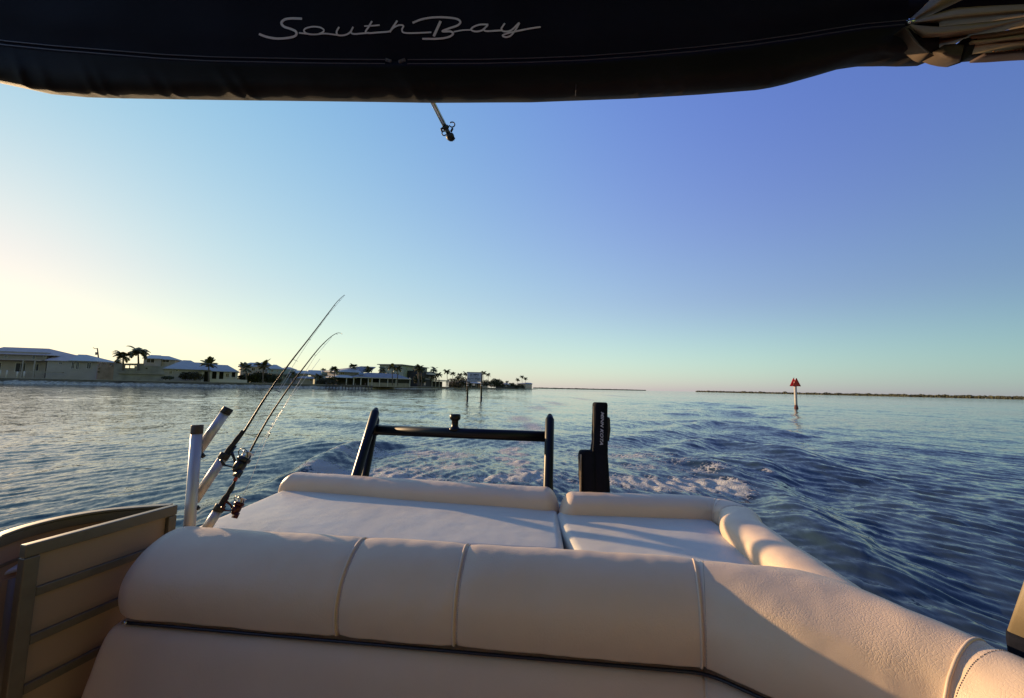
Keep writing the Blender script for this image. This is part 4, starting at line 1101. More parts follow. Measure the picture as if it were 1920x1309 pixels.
    mx = N.new('ShaderNodeMixShader'); L.new(fac, mx.inputs[0]); L.new(b.outputs[0], mx.inputs[1]); L.new(d.outputs[0], mx.inputs[2])
    L.new(mx.outputs[0], N['Material Output'].inputs['Surface'])
    return m
me.materials.append(water_mat())
# ================================================================ THE SHORE
M['land'] = mat('dry_lawn', (.16, .14, .08), .95, var=.4, vscale=.3)
M['rock'] = mat('riprap_rock', (.46, .42, .29), .95, var=.5, vscale=1.2, bump=.3, bscale=2)
M['wallcap'] = mat('seawall_concrete', (0.350, 0.322, 0.266), .85, var=.15, vscale=.8)
M['leaf'] = mat('dense_leaf', (.05, .06, .022), .7, var=.6, vscale=.9)
M['leaf_w'] = mat('dry_leaf', (.06, .055, .025), .75, var=.6, vscale=1.1)
M['palmleaf'] = mat('palm_leaf', (.14, .14, .055), .6, var=.5, vscale=1.5)
M['trunk'] = mat('palm_trunk', (.16, .13, .10), .9, var=.3, vscale=3, bump=.03, bscale=6)
M['mangrove'] = mat('mangrove_leaf', (.05, .05, .022), .85, var=.5, vscale=.05)
M['beige'] = mat('beige_stucco', (.42, .39, .35), .85, var=.08, vscale=.6)
M['tanwall'] = mat('tan_stucco', (.40, .355, .31), .85, var=.12, vscale=.5)
M['greywall'] = mat('bare_concrete', (0.315, 0.307, 0.292), .9, var=.22, vscale=.5)
M['block'] = mat('raw_block', (0.331, 0.252, 0.202), .9, var=.25, vscale=.6)
M['mint'] = mat('mint_stucco', (0.350, 0.392, 0.308), .85, var=.06, vscale=.5)
M['teal'] = mat('pale_teal_wall', (0.346, 0.418, 0.389), .85, var=.06, vscale=.5)
M['white'] = mat('white_trim', (0.624, 0.600, 0.560), .7, var=.06, vscale=1)
M['metalroof'] = mat('blue_grey_metal_roof', (.40, .41, .38), .6, .0, var=.08, vscale=.7)
M['darkroof'] = mat('slate_tile_roof', (.24, .235, .24), .75, var=.2, vscale=1)
M['tileroof'] = mat('mauve_tile_roof', (.48, .41, .37), .8, var=.12, vscale=1)
M['window'] = mat('dark_window_glass', (.02, .024, .028), .12)
M['screen'] = mat('lanai_screen', (.025, .028, .026), .8)
M['darkwall'] = mat('dark_wall', (.05, .048, .05), .85, var=.2, vscale=1)
M['wood'] = mat('dock_wood', (.10, .08, .065), .9, var=.3, vscale=1)
M['glass_solar'] = mat('solar_panel', (.01, .012, .03), .15)
SX = [-900, -500, 0, 200, 400, 530, 640, 700, 780, 850, 880, 950, 1010]
SY = [88, 98, 111, 118, 131, 146, 160, 180, 222, 290, 340, 470, 640]
def sD(px): return float(np.interp(px, SX, SY))
LZ = 1.45
def land_z(px): return 1.5 if px < 600 else float(np.interp(px, [600, 1010], [1.45, .9]))
cols = list(np.arange(-900, 1011, 6.0)); 
rows = [(-3, -1.0), (-.2, .0), (.7, .35), (1.5, .65), (2.4, .95)]
V, Fc = [], []
dense_c = list(np.arange(-900, 1011, 1.5)); nr = 7
for px in dense_c:
    D = sD(px); lz = land_z(px); d = ray(px, 720); ux, uy = d.x/d.y, 1
    for k in range(nr):
        t = k/(nr-1); dist = D-1.2+t*4.2; z = -.35+t*(lz-.1)
        p = Vector((ux*dist, dist, z)); nz = noise.noise(p*1.3)*.35+noise.noise(p*.35)*.3
        taper = min(1, (1010-px)/40+.15)
        p.z = (z+nz*(.3+.7*math.sin(pi*t)))*(taper if z > 0 else 1); p.y += noise.noise(p*.9+Vector((9, 0, 0)))*.6
        V.append(p)
for i in range(len(dense_c)-1):
    for k in range(nr-1): Fc.append((i*nr+k, (i+1)*nr+k, (i+1)*nr+k+1, i*nr+k+1))
tag(mesh_obj('shore_rocks', V, Fc, M['rock'], None, False), kind='stuff')
V, Fc = [], []
for px in cols:
    D = sD(px); d = ray(px, 720); ux = d.x/d.y; lz = land_z(px); tp = min(1, (1010-px)/40+.2)
    for dist, z in ((D+1.2, -1), (D+2.6, (lz-.1)*tp), (D+12, lz*tp), (D+60, (lz+.15)*tp), (D+max(60, 200*tp), (lz+.15)*tp), (D+max(70, 210*tp), -1)):
        V.append(Vector((ux*dist, dist, z)))
for i in range(len(cols)-1):
    for k in range(5): Fc.append((i*6+k, (i+1)*6+k, (i+1)*6+k+1, i*6+k+1))
tag(mesh_obj('land', V, Fc, M['land'], None, True), kind='structure')
# seawall cap
g = G(); pts = []
for px in np.arange(-900, 640, 12.0):
    D = sD(px)+2.7; d = ray(px, 720); pts.append(Vector((d.x/d.y*D, D, land_z(px)+.02)))
for a, b in zip(pts[:-1], pts[1:]): beam(g, a, b, .5, .22)
tag(g.obj('seawall', M['wallcap'], None, False), 'long low concrete seawall cap running above the rocks along the left shore', 'seawall')
g = G(); pts = []
for px in np.arange(640, 1000, 12.0):
    D = sD(px)+2.7; d = ray(px, 720); pts.append(Vector((d.x/d.y*D, D, land_z(px)+.05)))
for a, b in zip(pts[:-1], pts[1:]): beam(g, a, b, .6, .3)
tag(g.obj('seawall', M['wallcap'], None, False), 'pale seawall edge below the long porch house and the far pavilions', 'seawall')

class House:
    def __init__(s, name, label, px0, px1, back, cat='house', kz=None, dD=0):
        s.p0, s.p1 = px0, px1; s.D0, s.D1 = sD(px0)+back, sD(px1)+back+dD
        s.A = PY(px0, 720, s.D0); s.B = PY(px1, 720, s.D1); s.A.z = s.B.z = 0
        s.u = (s.B-s.A); s.W = s.u.length; s.u.normalize(); s.v = Vector((-s.u.y, s.u.x, 0))
        s.lz = land_z((px0+px1)/2)-.3
        s.t = thing(name, label, cat, (s.A.x, s.A.y, s.lz))
    def U(s, px):                     # distance along the front seen at column px
        d = ray(px, 715); d = Vector((d.x, d.y, 0)); # solve A + u*k = d*t
        den = s.u.x*d.y-s.u.y*d.x
        return (-(s.A.x*d.y-s.A.y*d.x))/den
    def Zp(s, px, py, v=0):
        p = s.A+s.u*s.U(px)+s.v*v; return PY(px, py, p.y).z
    def pt(s, u, v, z): p = s.A+s.u*u+s.v*v; return Vector((p.x, p.y, z))
    def box(s, name, m_, px0, px1, py0, py1, v0, v1, parent=None, base=None):
        u0, u1 = s.U(px0), s.U(px1); pm = (px0+px1)/2
        z1 = s.Zp(pm, py0, v0); z0 = s.lz if py1 is None else s.Zp(pm, py1, v0)
        g = G(); c = [s.pt(u, v, z) for z in (z0, z1) for u, v in ((u0, v0), (u1, v0), (u1, v1), (u0, v1))]
        g.add((c, [(3, 2, 1, 0), (4, 5, 6, 7), (0, 1, 5, 4), (1, 2, 6, 5), (2, 3, 7, 6), (3, 0, 4, 7)]))
        return g.obj(name, m_, parent or s.t, False)
    def hip(s, name, m_, e0, e1, pye, r0, r1, pyr, v0, v1, th=.18, over=.5, parent=None, pye1=None):
        """hip roof: eave columns e0..e1 at row pye, ridge columns r0..r1 at row pyr"""
        ua, ub, ra, rb = s.U(e0), s.U(e1), s.U(r0), s.U(r1); vm = (v0+v1)/2
        ra = ra*1; ze = s.Zp((e0+e1)/2, pye, v0); zr = s.Zp((r0+r1)/2, pyr, vm)
        # ridge columns belong to the ridge's own depth
        def Uv(px, v):
            d = ray(px, 715); d = Vector((d.x, d.y, 0)); A_ = s.A+s.v*v
            return (-(A_.x*d.y-A_.y*d.x))/(s.u.x*d.y-s.u.y*d.x)
        ra, rb = Uv(r0, vm), Uv(r1, vm)
        if rb-ra < .3: rb = ra+.3
        v0 -= over; v1 += over
        c = [s.pt(ua, v0, ze), s.pt(ub, v0, ze), s.pt(ub, v1, ze), s.pt(ua, v1, ze), s.pt(ra, vm, zr), s.pt(rb, vm, zr)]
        c2 = [p-Vector((0, 0, th)) for p in c[:4]]
        g = G(); g.add((c+c2, [(0, 1, 5, 4), (1, 2, 5), (2, 3, 4, 5), (3, 0, 4), (6, 7, 1, 0), (7, 8, 2, 1), (8, 9, 3, 2), (9, 6, 0, 3), (9, 8, 7, 6)]))
        return g.obj(name, m_, parent or s.t, False)
    def win(s, px0, px1, py0, py1, v=0, frame=True, name='window', m_=None):
        u0, u1 = s.U(px0), s.U(px1); pm = (px0+px1)/2; z1, z0 = s.Zp(pm, py0, v), s.Zp(pm, py1, v)
        v = v-.04
        def bx(g, a, b, c_, d, vv0, vv1):
            cc = [s.pt(u, v_, z) for z in (c_, d) for u, v_ in ((a, vv0), (b, vv0), (b, vv1), (a, vv1))]
            g.add((cc, [(3, 2, 1, 0), (4, 5, 6, 7), (0, 1, 5, 4), (1, 2, 6, 5), (2, 3, 7, 6), (3, 0, 4, 7)]))
        g = G(); bx(g, u0, u1, z0, z1, v, v+.2); wd = g.obj(name, m_ or M['window'], s.t, False)
        if frame:
            g = G(); f = .12
            bx(g, u0-f, u1+f, z1, z1+f, v-.04, v+.1); bx(g, u0-f, u1+f, z0-f, z0, v-.06, v+.1); bx(g, u0-f, u0, z0, z1, v-.04, v+.1); bx(g, u1, u1+f, z0, z1, v-.04, v+.1)
            um = (u0+u1)/2; bx(g, um-.04, um+.04, z0, z1, v-.02, v+.02)
            g.obj('frame', M['white'], wd, False)
        return wd
    def posts(s, pxs, py0, py1, v, w_=.22, m_=None, name='column'):
        for px in pxs:
            u = s.U(px); z1, z0 = s.Zp(px, py0, 0), (s.lz if py1 is None else s.Zp(px, py1, 0))
            g = G(); c = [s.pt(u+a, v+b, z) for z in (z0, z1) for a, b in ((-w_/2, -w_/2), (w_/2, -w_/2), (w_/2, w_/2), (-w_/2, w_/2))]
            g.add((c, [(3, 2, 1, 0), (4, 5, 6, 7), (0, 1, 5, 4), (1, 2, 6, 5), (2, 3, 7, 6), (3, 0, 4, 7)])); g.obj(name, m_ or M['white'], s.t, False)
# --- 1 far left two storey
h = House('house', 'large hazy two storey tan house at the left edge of the shore', -30, 82, 14)
h.box('wall', M['tanwall'], -30, 82, 659, None, 0, 14)
h.hip('roof', M['tileroof'], -45, 99, 664, -2, 84, 652.5, -.5, 14)
h.box('terrace_roof', M['tileroof'], -40, 84, 673.2, 675, -2.2, 0)
for a in ((55.5, 60, 666, 673), (76, 80.5, 666.5, 669), (2, 8, 667, 669.5), (26, 44, 681, 697), (60, 69, 683, 695), (-12, -2, 680, 694)): h.win(*a, m_=M['window'] if a[1]-a[0] < 9 else M['darkwall'])
h.posts((50, 72), 675, None, -2, .3, M['beige'])
# --- 2 hip roofed single storey
h = House('house', 'hazy single storey beige house with a hip roof and small gable, second from left', 84, 181, 12)
h.box('wall', M['beige'], 84, 179, 676, None, 0, 12)
h.hip('roof', M['tileroof'], 81, 183, 677, 104, 143, 665.5, 0, 12)
h.hip('gable_roof', M['metalroof'], 128, 183, 676.6, 141, 157, 665, -.6, 10)
for a in ((107, 113, 679.5, 682.5), (131, 136, 679, 691), (139.5, 144.5, 679.5, 692), (160, 167, 680, 691)): h.win(*a)
h.box('terrace_wall', M['wallcap'], 56, 132, 697, 699, -3.5, -3.0); h.box('terrace_wall', M['wallcap'], 70, 106, 701, 702.3, -5.5, -5.2)
# --- 3 unfinished shell
h = House('unfinished_house', 'roofless bare concrete house shell with sky showing through its openings', 181, 306, 9, 'building')
def shellwall(px0, px1, top, holes, m_):
    # wall built around the openings so the sky shows through
    xs_ = sorted({px0, px1, *[q for a in holes for q in (a[0], a[1])]}); 
    for a, b in zip(xs_[:-1], xs_[1:]):
        hh = [q for q in holes if q[0] <= a+.01 and q[1] >= b-.01]
        if hh:
            y0, y1 = hh[0][2], hh[0][3]; h.box('wall', m_, a, b, top, y0, 0, .5); h.box('wall', m_, a, b, y1, None, 0, .5)
        else: h.box('wall', m_, a, b, top, None, 0, .5)
shellwall(181, 211, 679.5, [(182, 186, 682.5, 687), (189, 194.5, 681.3, 684.3), (200, 209, 683, 687)], M['block'])
shellwall(211, 267, 681.5, [(231, 239, 685, 690), (240, 249, 685, 690), (250, 252.5, 685, 686.6)], M['greywall'])
h.box('wall', M['greywall'], 267, 306, 686.2, None, 0, 8)
h.box('floor_band', M['wallcap'], 220, 306, 700.5, 701.5, -.5, 0)
h.win(270.5, 274, 689.5, 692, frame=False)
h.win(181.5, 185, 690.5, 692.5, frame=False); h.win(180.5, 185, 696, 698.5, frame=False)
# --- 4 two storey behind
h = House('house', 'two storey cream house with a shallow grey hip roof behind the concrete shell', 264, 326, 20)
h.box('wall', M['beige'], 265, 298, 672, None, 0, 12); h.box('wing', M['beige'], 298.2, 323, 673.4, None, .8, 10)
h.hip('roof', M['metalroof'], 262, 301, 672, 278, 296, 666, 0, 12); h.hip('wing_roof', M['metalroof'], 292, 328, 674, 296, 312, 667.5, .3, 10)
h.win(271, 285.5, 673.2, 680); h.win(299.5, 312, 674.5, 679, v=.8)
# --- 5 long metal roof house
h = House('house', 'long low cream house with a pale blue metal roof and a columned porch', 305, 444, 9)
h.box('wall', M['beige'], 306, 380, 692, None, 0, 12); h.box('wall', M['screen'], 380, 443, 695, None, 1.2, 11)
h.hip('roof', M['metalroof'], 303, 390, 692.2, 340, 354, 675.6, 0, 13)
h.hip('roof', M['metalroof'], 372, 448, 696.2, 396, 424, 684, -.3, 10)
h.hip('porch_gable', M['metalroof'], 366, 394, 693.4, 379, 381, 687.2, -1.2, 2)
h.hip('ridge_roof', M['metalroof'], 345, 420, 689, 360, 398, 680.2, 3, 12)
for a in ((316, 320.5, 696, 700.8), (328.2, 331.6, 693.4, 696.4)): h.win(*a)
h.posts((379, 394, 407.5, 431, 442.5), 695.6, None, 0, .75, M['white'])
h.box('porch_wall', M['white'], 418, 430.5, 697.5, None, .0, .6); h.win(423, 428, 701, 706.5)
h.box('porch_wall', M['white'], 431, 443, 707, None, .0, .4)
h.box('patio_wall', M['white'], 392, 452, 711, None, -3.4, -3.1); h.box('patio_wall', M['white'], 452, 463, 712.3, None, -3.5, -3.1)
# --- 6.. houses behind the hedge
h = House('house', 'two storey pale house with pinkish eaves behind the two palms', 449, 508, 40)
h.box('wall', M['beige'], 449, 506, 686.5, None, 0, 12); h.hip('roof', M['metalroof'], 444, 490, 686.8, 467, 484, 680, 0, 12); h.hip('roof', M['tileroof'], 480, 509, 685, 487, 500, 679.5, 1, 12)
h.win(455, 460, 690, 695); h.win(470, 476, 690, 695)
h = House('house', 'pale blue two storey house with a hipped roof between palm and fishing rod', 501, 552, 34)
h.box('wall', M['teal'], 502, 550, 691.5, None, 0, 12); h.hip('roof', M['metalroof'], 499, 533, 692, 510, 516, 683.7, 0, 12); h.hip('roof', M['tileroof'], 526, 556, 692.8, 534, 542, 688.2, .5, 12)
h.win(507, 511, 694, 697); h.win(517.5, 519, 692.5, 698.5); h.box('lower_roof', M['metalroof'], 505, 545, 700, 702, -2.5, 0)
h = House('house', 'low grey roofed house seen just behind the fishing rods', 548, 578, 26)
h.box('wall', M['beige'], 550, 577, 699.5, None, 0, 10); h.hip('roof', M['metalroof'], 545, 586, 700.5, 551, 573, 694.6, 0, 10)
h.win(556.5, 560, 702, 706); h.win(566, 570, 702, 706)
h.posts((544, 549, 555), 708, None, -4, .4); h.box('garden_wall', M['white'], 543, 556, 707.4, 708.6, -4.2, -3.8)
h = House('house', 'low white house with a dark hipped roof, right of the fishing rods', 560, 590, 14)
h.box('wall', M['beige'], 562, 587, 709.3, None, 0, 7); h.hip('roof', M['darkroof'], 556, 592, 709.5, 566, 584, 705.6, 0, 8); h.win(581, 586, 711, 714)
h = House('house', 'pale teal house with a grey roof left of the round crowned palm', 574, 618, 32)
h.box('wall', M['teal'], 590, 618, 702, None, 0, 12); h.hip('roof', M['metalroof'], 572, 622, 703, 577, 614, 694.4, 0, 12); h.box('dormer', M['teal'], 602, 614, 697, 702, -.8, 3)
h.win(597, 601, 704, 708)
# --- long porch house
h = House('house', 'wide dark roofed waterfront house with a long screened porch of white posts', 624, 770, 9, dD=-32)
h.box('wall', M['screen'], 640, 769, 708, None, 3.5, 14)
h.hip('roof', M['metalroof'], 622, 668, 707.8, 636, 652, 703.2, 0, 9)
h.hip('roof', M['darkroof'], 660, 770.5, 709.2, 688, 742, 699.5, 0, 14)
h.box('upper_wall', M['greywall'], 643, 686, 697.5, 706, 7, 16); h.hip('upper_roof', M['metalroof'], 638, 690, 697.8, 660, 667, 690.3, 6.6, 16)
h.hip('upper_roof', M['darkroof'], 652, 716, 696.8, 676, 704, 686.2, 12, 26)
h.box('fascia', M['white'], 662, 770, 708.4, 709.9, -.6, -.5)
h.win(644, 648, 698.5, 702.5, v=7); h.win(651, 658, 698.5, 702.5, v=7)
uu = h.U(678); g = G(); 
c = [h.pt(h.U(a)+b_*0, v, h.Zp(a, py, v)+.12) for a, py, v in ((675, 702.9, 1.6), (685, 702.9, 1.6), (688, 699.4, 3.6), (679.5, 699.4, 3.6)) for b_ in (1,)]
g.add((c+[p+Vector((0, 0, .08)) for p in c], [(3, 2, 1, 0), (4, 5, 6, 7), (0, 1, 5, 4), (1, 2, 6, 5), (2, 3, 7, 6), (3, 0, 4, 7)])); g.obj('solar_panel', M['glass_solar'], h.t, False)
h.posts((625, 649.5, 663, 676.5, 690.5, 697.5, 711.5, 727, 742.5, 768.5), 708.6, None, 0, .34)
h.box('knee_wall', M['wallcap'], 690, 768, 718, None, -.1, .1)
h.box('door', M['window'], 700, 709, 709.8, None, 3.3, 3.45); h.box('lanai_screen_panel', M['screen'], 713, 766, 710, 717.8, .1, .2)
# --- apartment block
h = House('apartment_building', 'three storey pale green block with a flat roof behind the porch house', 751, 802, 26, 'building')
h.box('wall', M['mint'], 752, 800, 687.6, None, 0, 14); h.box('roof', M['darkroof'], 750, 802, 686.2, 687.5, -.8, 15); h.box('stair_tower', M['mint'], 752, 757, 688, None, -1.2, -.02)
for a in ((764, 768, 690, 693), (764, 768, 696.5, 699), (773, 776, 689.5, 696), (778, 783, 691, 696), (771, 778, 702, 706)): h.win(*a)
h = House('house', 'dark house with a white balcony and white door behind the thick palm trunks', 783, 814, 10)
h.box('wall', M['darkwall'], 788, 812, 697, None, 0, 9); h.box('balcony', M['white'], 798, 812, 699.6, 703, -2.2, -.02); h.box('awning', M['white'], 788, 802, 710, 711, -1.4, -.02)
h.win(795, 798, 716, 722.2, name='door'); h.win(804, 810, 705, 709); h.posts((811.5,), 703, None, -2, .3)
for px in (798.5, 803, 807.5, 811.5): h.posts((px,), 697, 700, -2.1, .15, name='baluster')
# --- pavilion
h = House('pavilion', 'flat roofed open pavilion with white posts just left of the speed sign', 809, 840, 8, 'pavilion', dD=-12)
h.box('roof', M['white'], 809, 840, 712.4, 713.9, -.5, 9); h.posts((809.8, 823.5, 836.8, 839.4), 713.9, None, -.1, .34)
h.box('back_wall', M['screen'], 811, 839, 715, None, 4, 4.4); h.box('beam', M['white'], 810, 839, 715, 715.8, -.3, -.1)
# --- small houses near the point
h = House('boathouse', 'small dark boathouse with a pale sagging roof behind the speed sign', 860, 902, 10, 'boathouse')
h.box('wall', M['darkwall'], 862, 900, 718, None, 2, 9); h.hip('roof', M['tileroof'], 858, 903, 718.2, 868, 890, 713.5, 0, 9); h.posts((866, 871, 877, 884, 893), 718, None, 0, .35)
h.win(886, 891, 719.5, 723)
h = House('house', 'tiny grey house with a white terrace right of the speed sign', 903, 928, 9)
h.box('wall', M['tileroof'], 903, 915, 719.6, None, 0, 9); h.box('terrace', M['white'], 915.5, 927.5, 720.4, 721.4, -.5, 6); h.posts((916, 921, 927), 721.4, None, -.3, .35); h.hip('roof', M['darkroof'], 901, 917, 719.8, 905, 912, 716.6, 0, 9)
h.win(906, 908, 721.5, 724); h.win(911, 913, 721.5, 724)
h = House('house', 'low dark house with one pale gable, between the tree clump and the point', 944, 972, 9)
h.box('wall', M['darkwall'], 945, 971, 722.3, None, 0, 10); h.hip('roof', M['tileroof'], 944, 956, 720.8, 949.5, 950.5, 717.2, 0, 8); h.box('roof_edge', M['white'], 953, 968, 721.6, 722.7, -.6, 8)
h.win(948, 951, 722.5, 725)
h = House('house', 'small white two storey house, last one before the tip of the point', 984, 999, 8)
h.box('wall', M['white'], 985, 997.5, 719.8, None, 0, 12); h.hip('roof', M['darkroof'], 983.5, 999, 720, 987, 996, 717.4, 0, 12)
h.box('wing', M['greywall'], 971, 984.5, 723.4, None, 1, 10); h.win(987.5, 990.5, 721.2, 723); h.win(993, 996, 721.2, 723); h.win(987, 996.5, 724.5, 727.5, frame=False)
# --- posts, dock
for i, (px, lb) in enumerate(((1, 'white bollard post on the seawall at the very left edge'), (13.5, 'tallest white post on the seawall, second from the left'), (33, 'white post on the seawall, third from the left'), (46, 'white post on the seawall, nearest to the beige hip roofed house'))):
    D = sD(px)+3; top = PY(px, 697.0 if px > 20 else 694.5, D); g = G()
    b_ = Vector((top.x, top.y, land_z(px)-.1)); g.tube([b_, top, top+Vector((0, 0, .05))], [.15, .15, .06], 8)
    tag(g.obj('post', M['white'], None), lb, 'post', 'white posts on the seawall')
dk = thing('dock', 'weathered wooden dock on pilings in front of the long porch house', 'dock', PY(660, 722, 156)[:])
a_, b_ = PY(614, 719, 157), PY(699, 720.5, 158); a_.z = b_.z = 1.35
g = G(); beam(g, a_, b_, 2.4, .22); g.obj('deck', M['wood'], dk, False)
for k in range(15):
    p = a_.lerp(b_, k/14); g = G(); g.tube([p+Vector((0, -1.1, -2.2)), p+Vector((0, -1.1, .05 if k % 3 else 1.0))], .16, 8); g.obj('piling', M['wood'], dk)
g = G(); beam(g, a_+Vector((0, -1.1, .85)), a_.lerp(b_, .5)+Vector((0, -1.1, .85)), .1, .12); g.obj('handrail', M['wood'], dk, False)
up_ = thing('utility_pole', 'leaning utility pole with a crossarm above the concrete shell', 'utility pole', PY(185, 690, 135)[:])
a_, b_ = PY(182.5, 653, 136), PY(188, 700, 136); g = G(); g.tube([a_, b_], [.16, .22], 8); g.obj('pole', M['wood'], up_)
g = G(); g.tube([a_+Vector((0, 0, -.1)), PY(178, 653.6, 136), PY(174.5, 652, 136)], .1, 8); g.obj('crossarm', M['wood'], up_)
g = G(); c = PY(180.4, 663, 136); g.tube([c+Vector((0, 0, -.45)), c+Vector((0, 0, .45))], .28, 10); g.obj('transformer', M['greywall'], up_)
# ================================================================ PLANTS
def leaf_cluster(blobs, n, size, flat=.5, seed=0):
    r = random.Random(seed); V, Fc = [], []
    tot = sum(b[3]*b[4]*b[5] for b in blobs)
    for bx_, by_, bz_, rx, ry, rz in blobs:
        k = int(n*rx*ry*rz/tot)+1
        for _ in range(k):
            while True:
                x, y, z = [r.uniform(-1, 1) for _ in range(3)]; q = x*x+y*y+z*z
                if .2 < q < 1: break
            c = Vector((bx_+x*rx, by_+y*ry, bz_+z*rz)); s_ = size*r.uniform(.5, 1.3)
            a = Vector((r.uniform(-1, 1), r.uniform(-1, 1), r.uniform(-1, 1))).normalized(); b = a.orthogonal().normalized()
            b = Matrix.Rotation(r.uniform(0, 6), 3, a) @ b; d = a.cross(b)
            o_ = len(V); V += [c-b*s_, c+d*s_*.5, c+b*s_, c-d*s_*.5]; Fc.append((o_, o_+1, o_+2, o_+3))
    return V, Fc
def palm_crown(seed, R=2.4, n=17, droop=1.0):
    r = random.Random(seed); V, Fc = [], []
    for k in range(n):
        az = 2*pi*k/n*2.4+r.uniform(-.3, .3); el = r.uniform(-.35, 1.25); L_ = R*r.uniform(.8, 1.1)
        h_ = Vector((math.cos(az), math.sin(az), 0)); pts = []
        sd_ = Vector((-h_.y, h_.x, 0))
        for i in range(9):
            t = i/8; e = el-droop*(1.5)*t*t
            pts.append((pts[-1] if pts else Vector())+(h_*math.cos(e)+Vector((0, 0, math.sin(e))))*(L_/8 if i else 0))
        for i in range(8):
            a, b = pts[i], pts[i+1]; d = (b-a).normalized(); upv = sd_.cross(d)
            w1 = .035; o_ = len(V); V += [a-sd_*w1, a+sd_*w1, b+sd_*w1*.8, b-sd_*w1*.8]; Fc.append((o_, o_+1, o_+2, o_+3))
            if i >= 1:
                for q in (0, .33, .66):
                    c = a.lerp(b, q); tt = (i+q)/8; ll = R*.34*math.sin(pi*min(1, .18+tt*.85))**.7*r.uniform(.8, 1.15)
                    for s_ in (-1, 1):
                        tip = c+(sd_*s_*.8+d*.55-Vector((0, 0, .45))-upv*.05).normalized()*ll
                        o_ = len(V); V += [c-d*.11, c+d*.13, tip]; Fc.append((o_, o_+1, o_+2))
    return V, Fc
CROWNS = {}
def palm(px, py_c, py_b, D, R, label, seed, lean=0, thick=.16, group='palms along the left shore', n=17, droop=1.0):
    c = PY(px, py_c, D); b_ = PY(px+lean, py_b, D); 
    t = thing('palm_tree', label, 'palm tree', b_[:], group)
    key = (seed % 5, n, droop)
    if key not in CROWNS:
        me = bpy.data.meshes.new('crown'); V, Fc = palm_crown(seed, 2.4, n, droop); me.from_pydata([tuple(v) for v in V], [], Fc); me.materials.append(M['palmleaf']); CROWNS[key] = me
    o = bpy.data.objects.new('crown', CROWNS[key]); COL.objects.link(o); o.parent = t; o.location = c-b_; o.scale = (R/2.4*1.12,)*3; o.rotation_euler = (0, 0, seed*1.7)
    pts = [Vector(q) for q in catmull([tuple(b_-Vector((0, 0, .4))), tuple(b_.lerp(c, .35)+Vector((.12*(seed % 3-1), 0, 0))), tuple(c)], 5)]
    g = G(); g.tube(pts, [thick*(1.25-.5*i/(len(pts)-1)) for i in range(len(pts))], 8); g.obj('trunk', M['trunk'], t)
pal = [(231, 669, 692, 128, 2.9, 'lower spreading palm behind the concrete shell, left of the taller one'),
 (259, 660, 692, 129, 3.4, 'tallest spreading palm behind the concrete shell'),
 (218, 681, 690, 133, 2.0, 'small palm barely rising over the concrete shell'),
 (391.5, 683, 714, 136, 3.0, 'upright palm in front of the columned porch'),
 (461, 690, 712, 146, 2.9, 'left palm in front of the dark hedge'),
 (494, 686, 716, 147, 3.1, 'right palm in front of the dark hedge'),
 (598, 706, 716, 168, 2.3, 'short palm before the pale teal house'),
 (547, 702, 712, 166, 2.2, 'short palm behind the fishing rods'),
 (607, 694, 706, 200, 1.6, 'tiny palm top above the teal house roof'),
 (627, 693, 722, 166, 2.6, 'dark full palm at the left end of the porch house'),
 (662.5, 688, 704, 185, 2.3, 'palm rising behind the left roof of the porch house'),
 (691.5, 692, 704, 190, 2.6, 'palm in the middle behind the porch house roof'),
 (717, 694, 708, 200, 2.7, 'palm behind the right slope of the porch house roof'),
 (735, 688, 721, 176, 2.6, 'tall thin palm in front of the porch, left of the pair'),
 (746, 691, 721, 180, 2.6, 'tall thin palm in front of the porch, right of the pair'),
 (785, 691, 722, 205, 3.2, 'thick trunked palm before the green apartment block'),
 (790, 693, 722, 206, 2.6, 'second trunk palm pressed against the thick trunked one'),
 (814, 693, 714, 262, 2.9, 'palm with a full crown behind the pavilion, left side'),
 (823, 703, 716, 262, 2.9, 'lower palm behind the middle of the pavilion'),
 (838, 697, 722, 278, 3.1, 'slender palm with a starry crown at the right end of the pavilion'),
 (849, 702, 722, 300, 2.8, 'palm just right of the pavilion'),
 (863, 703, 720, 310, 2.8, 'palm left of the speed sign, farther from it'),
 (873, 701, 720, 320, 2.8, 'palm touching the left edge of the speed sign'),
 (858, 708, 722, 306, 2.6, 'low palm in the dark thicket left of the speed sign'),
 (907, 699, 722, 355, 2.9, 'palm touching the right edge of the speed sign'),
 (915, 703.5, 723, 370, 3.0, 'palm second to the right of the speed sign'),
 (951, 716, 724, 480, 2.6, 'little palm above the pale gable near the point'),
 (971, 712, 727, 530, 3.4, 'left palm of the cluster near the tip of the point'),
 (978.5, 706.5, 727, 540, 3.6, 'tallest palm of the cluster near the tip of the point'),
 (985.5, 710, 727, 545, 3.4, 'right palm of the cluster near the tip of the point')]
for i, (px, pc, pb_, D, R, lb) in enumerate(pal):
    up_right = i in (3, 4, 5)
    palm(px, pc, pb_, D, R, lb, i*3+1, lean=[0, 1, -1][i % 3]*1.0, thick=.45 if i in (15,) else (.24 if i < 6 else .2), n=23 if not up_right else 17, droop=.55 if up_right else 1.0)
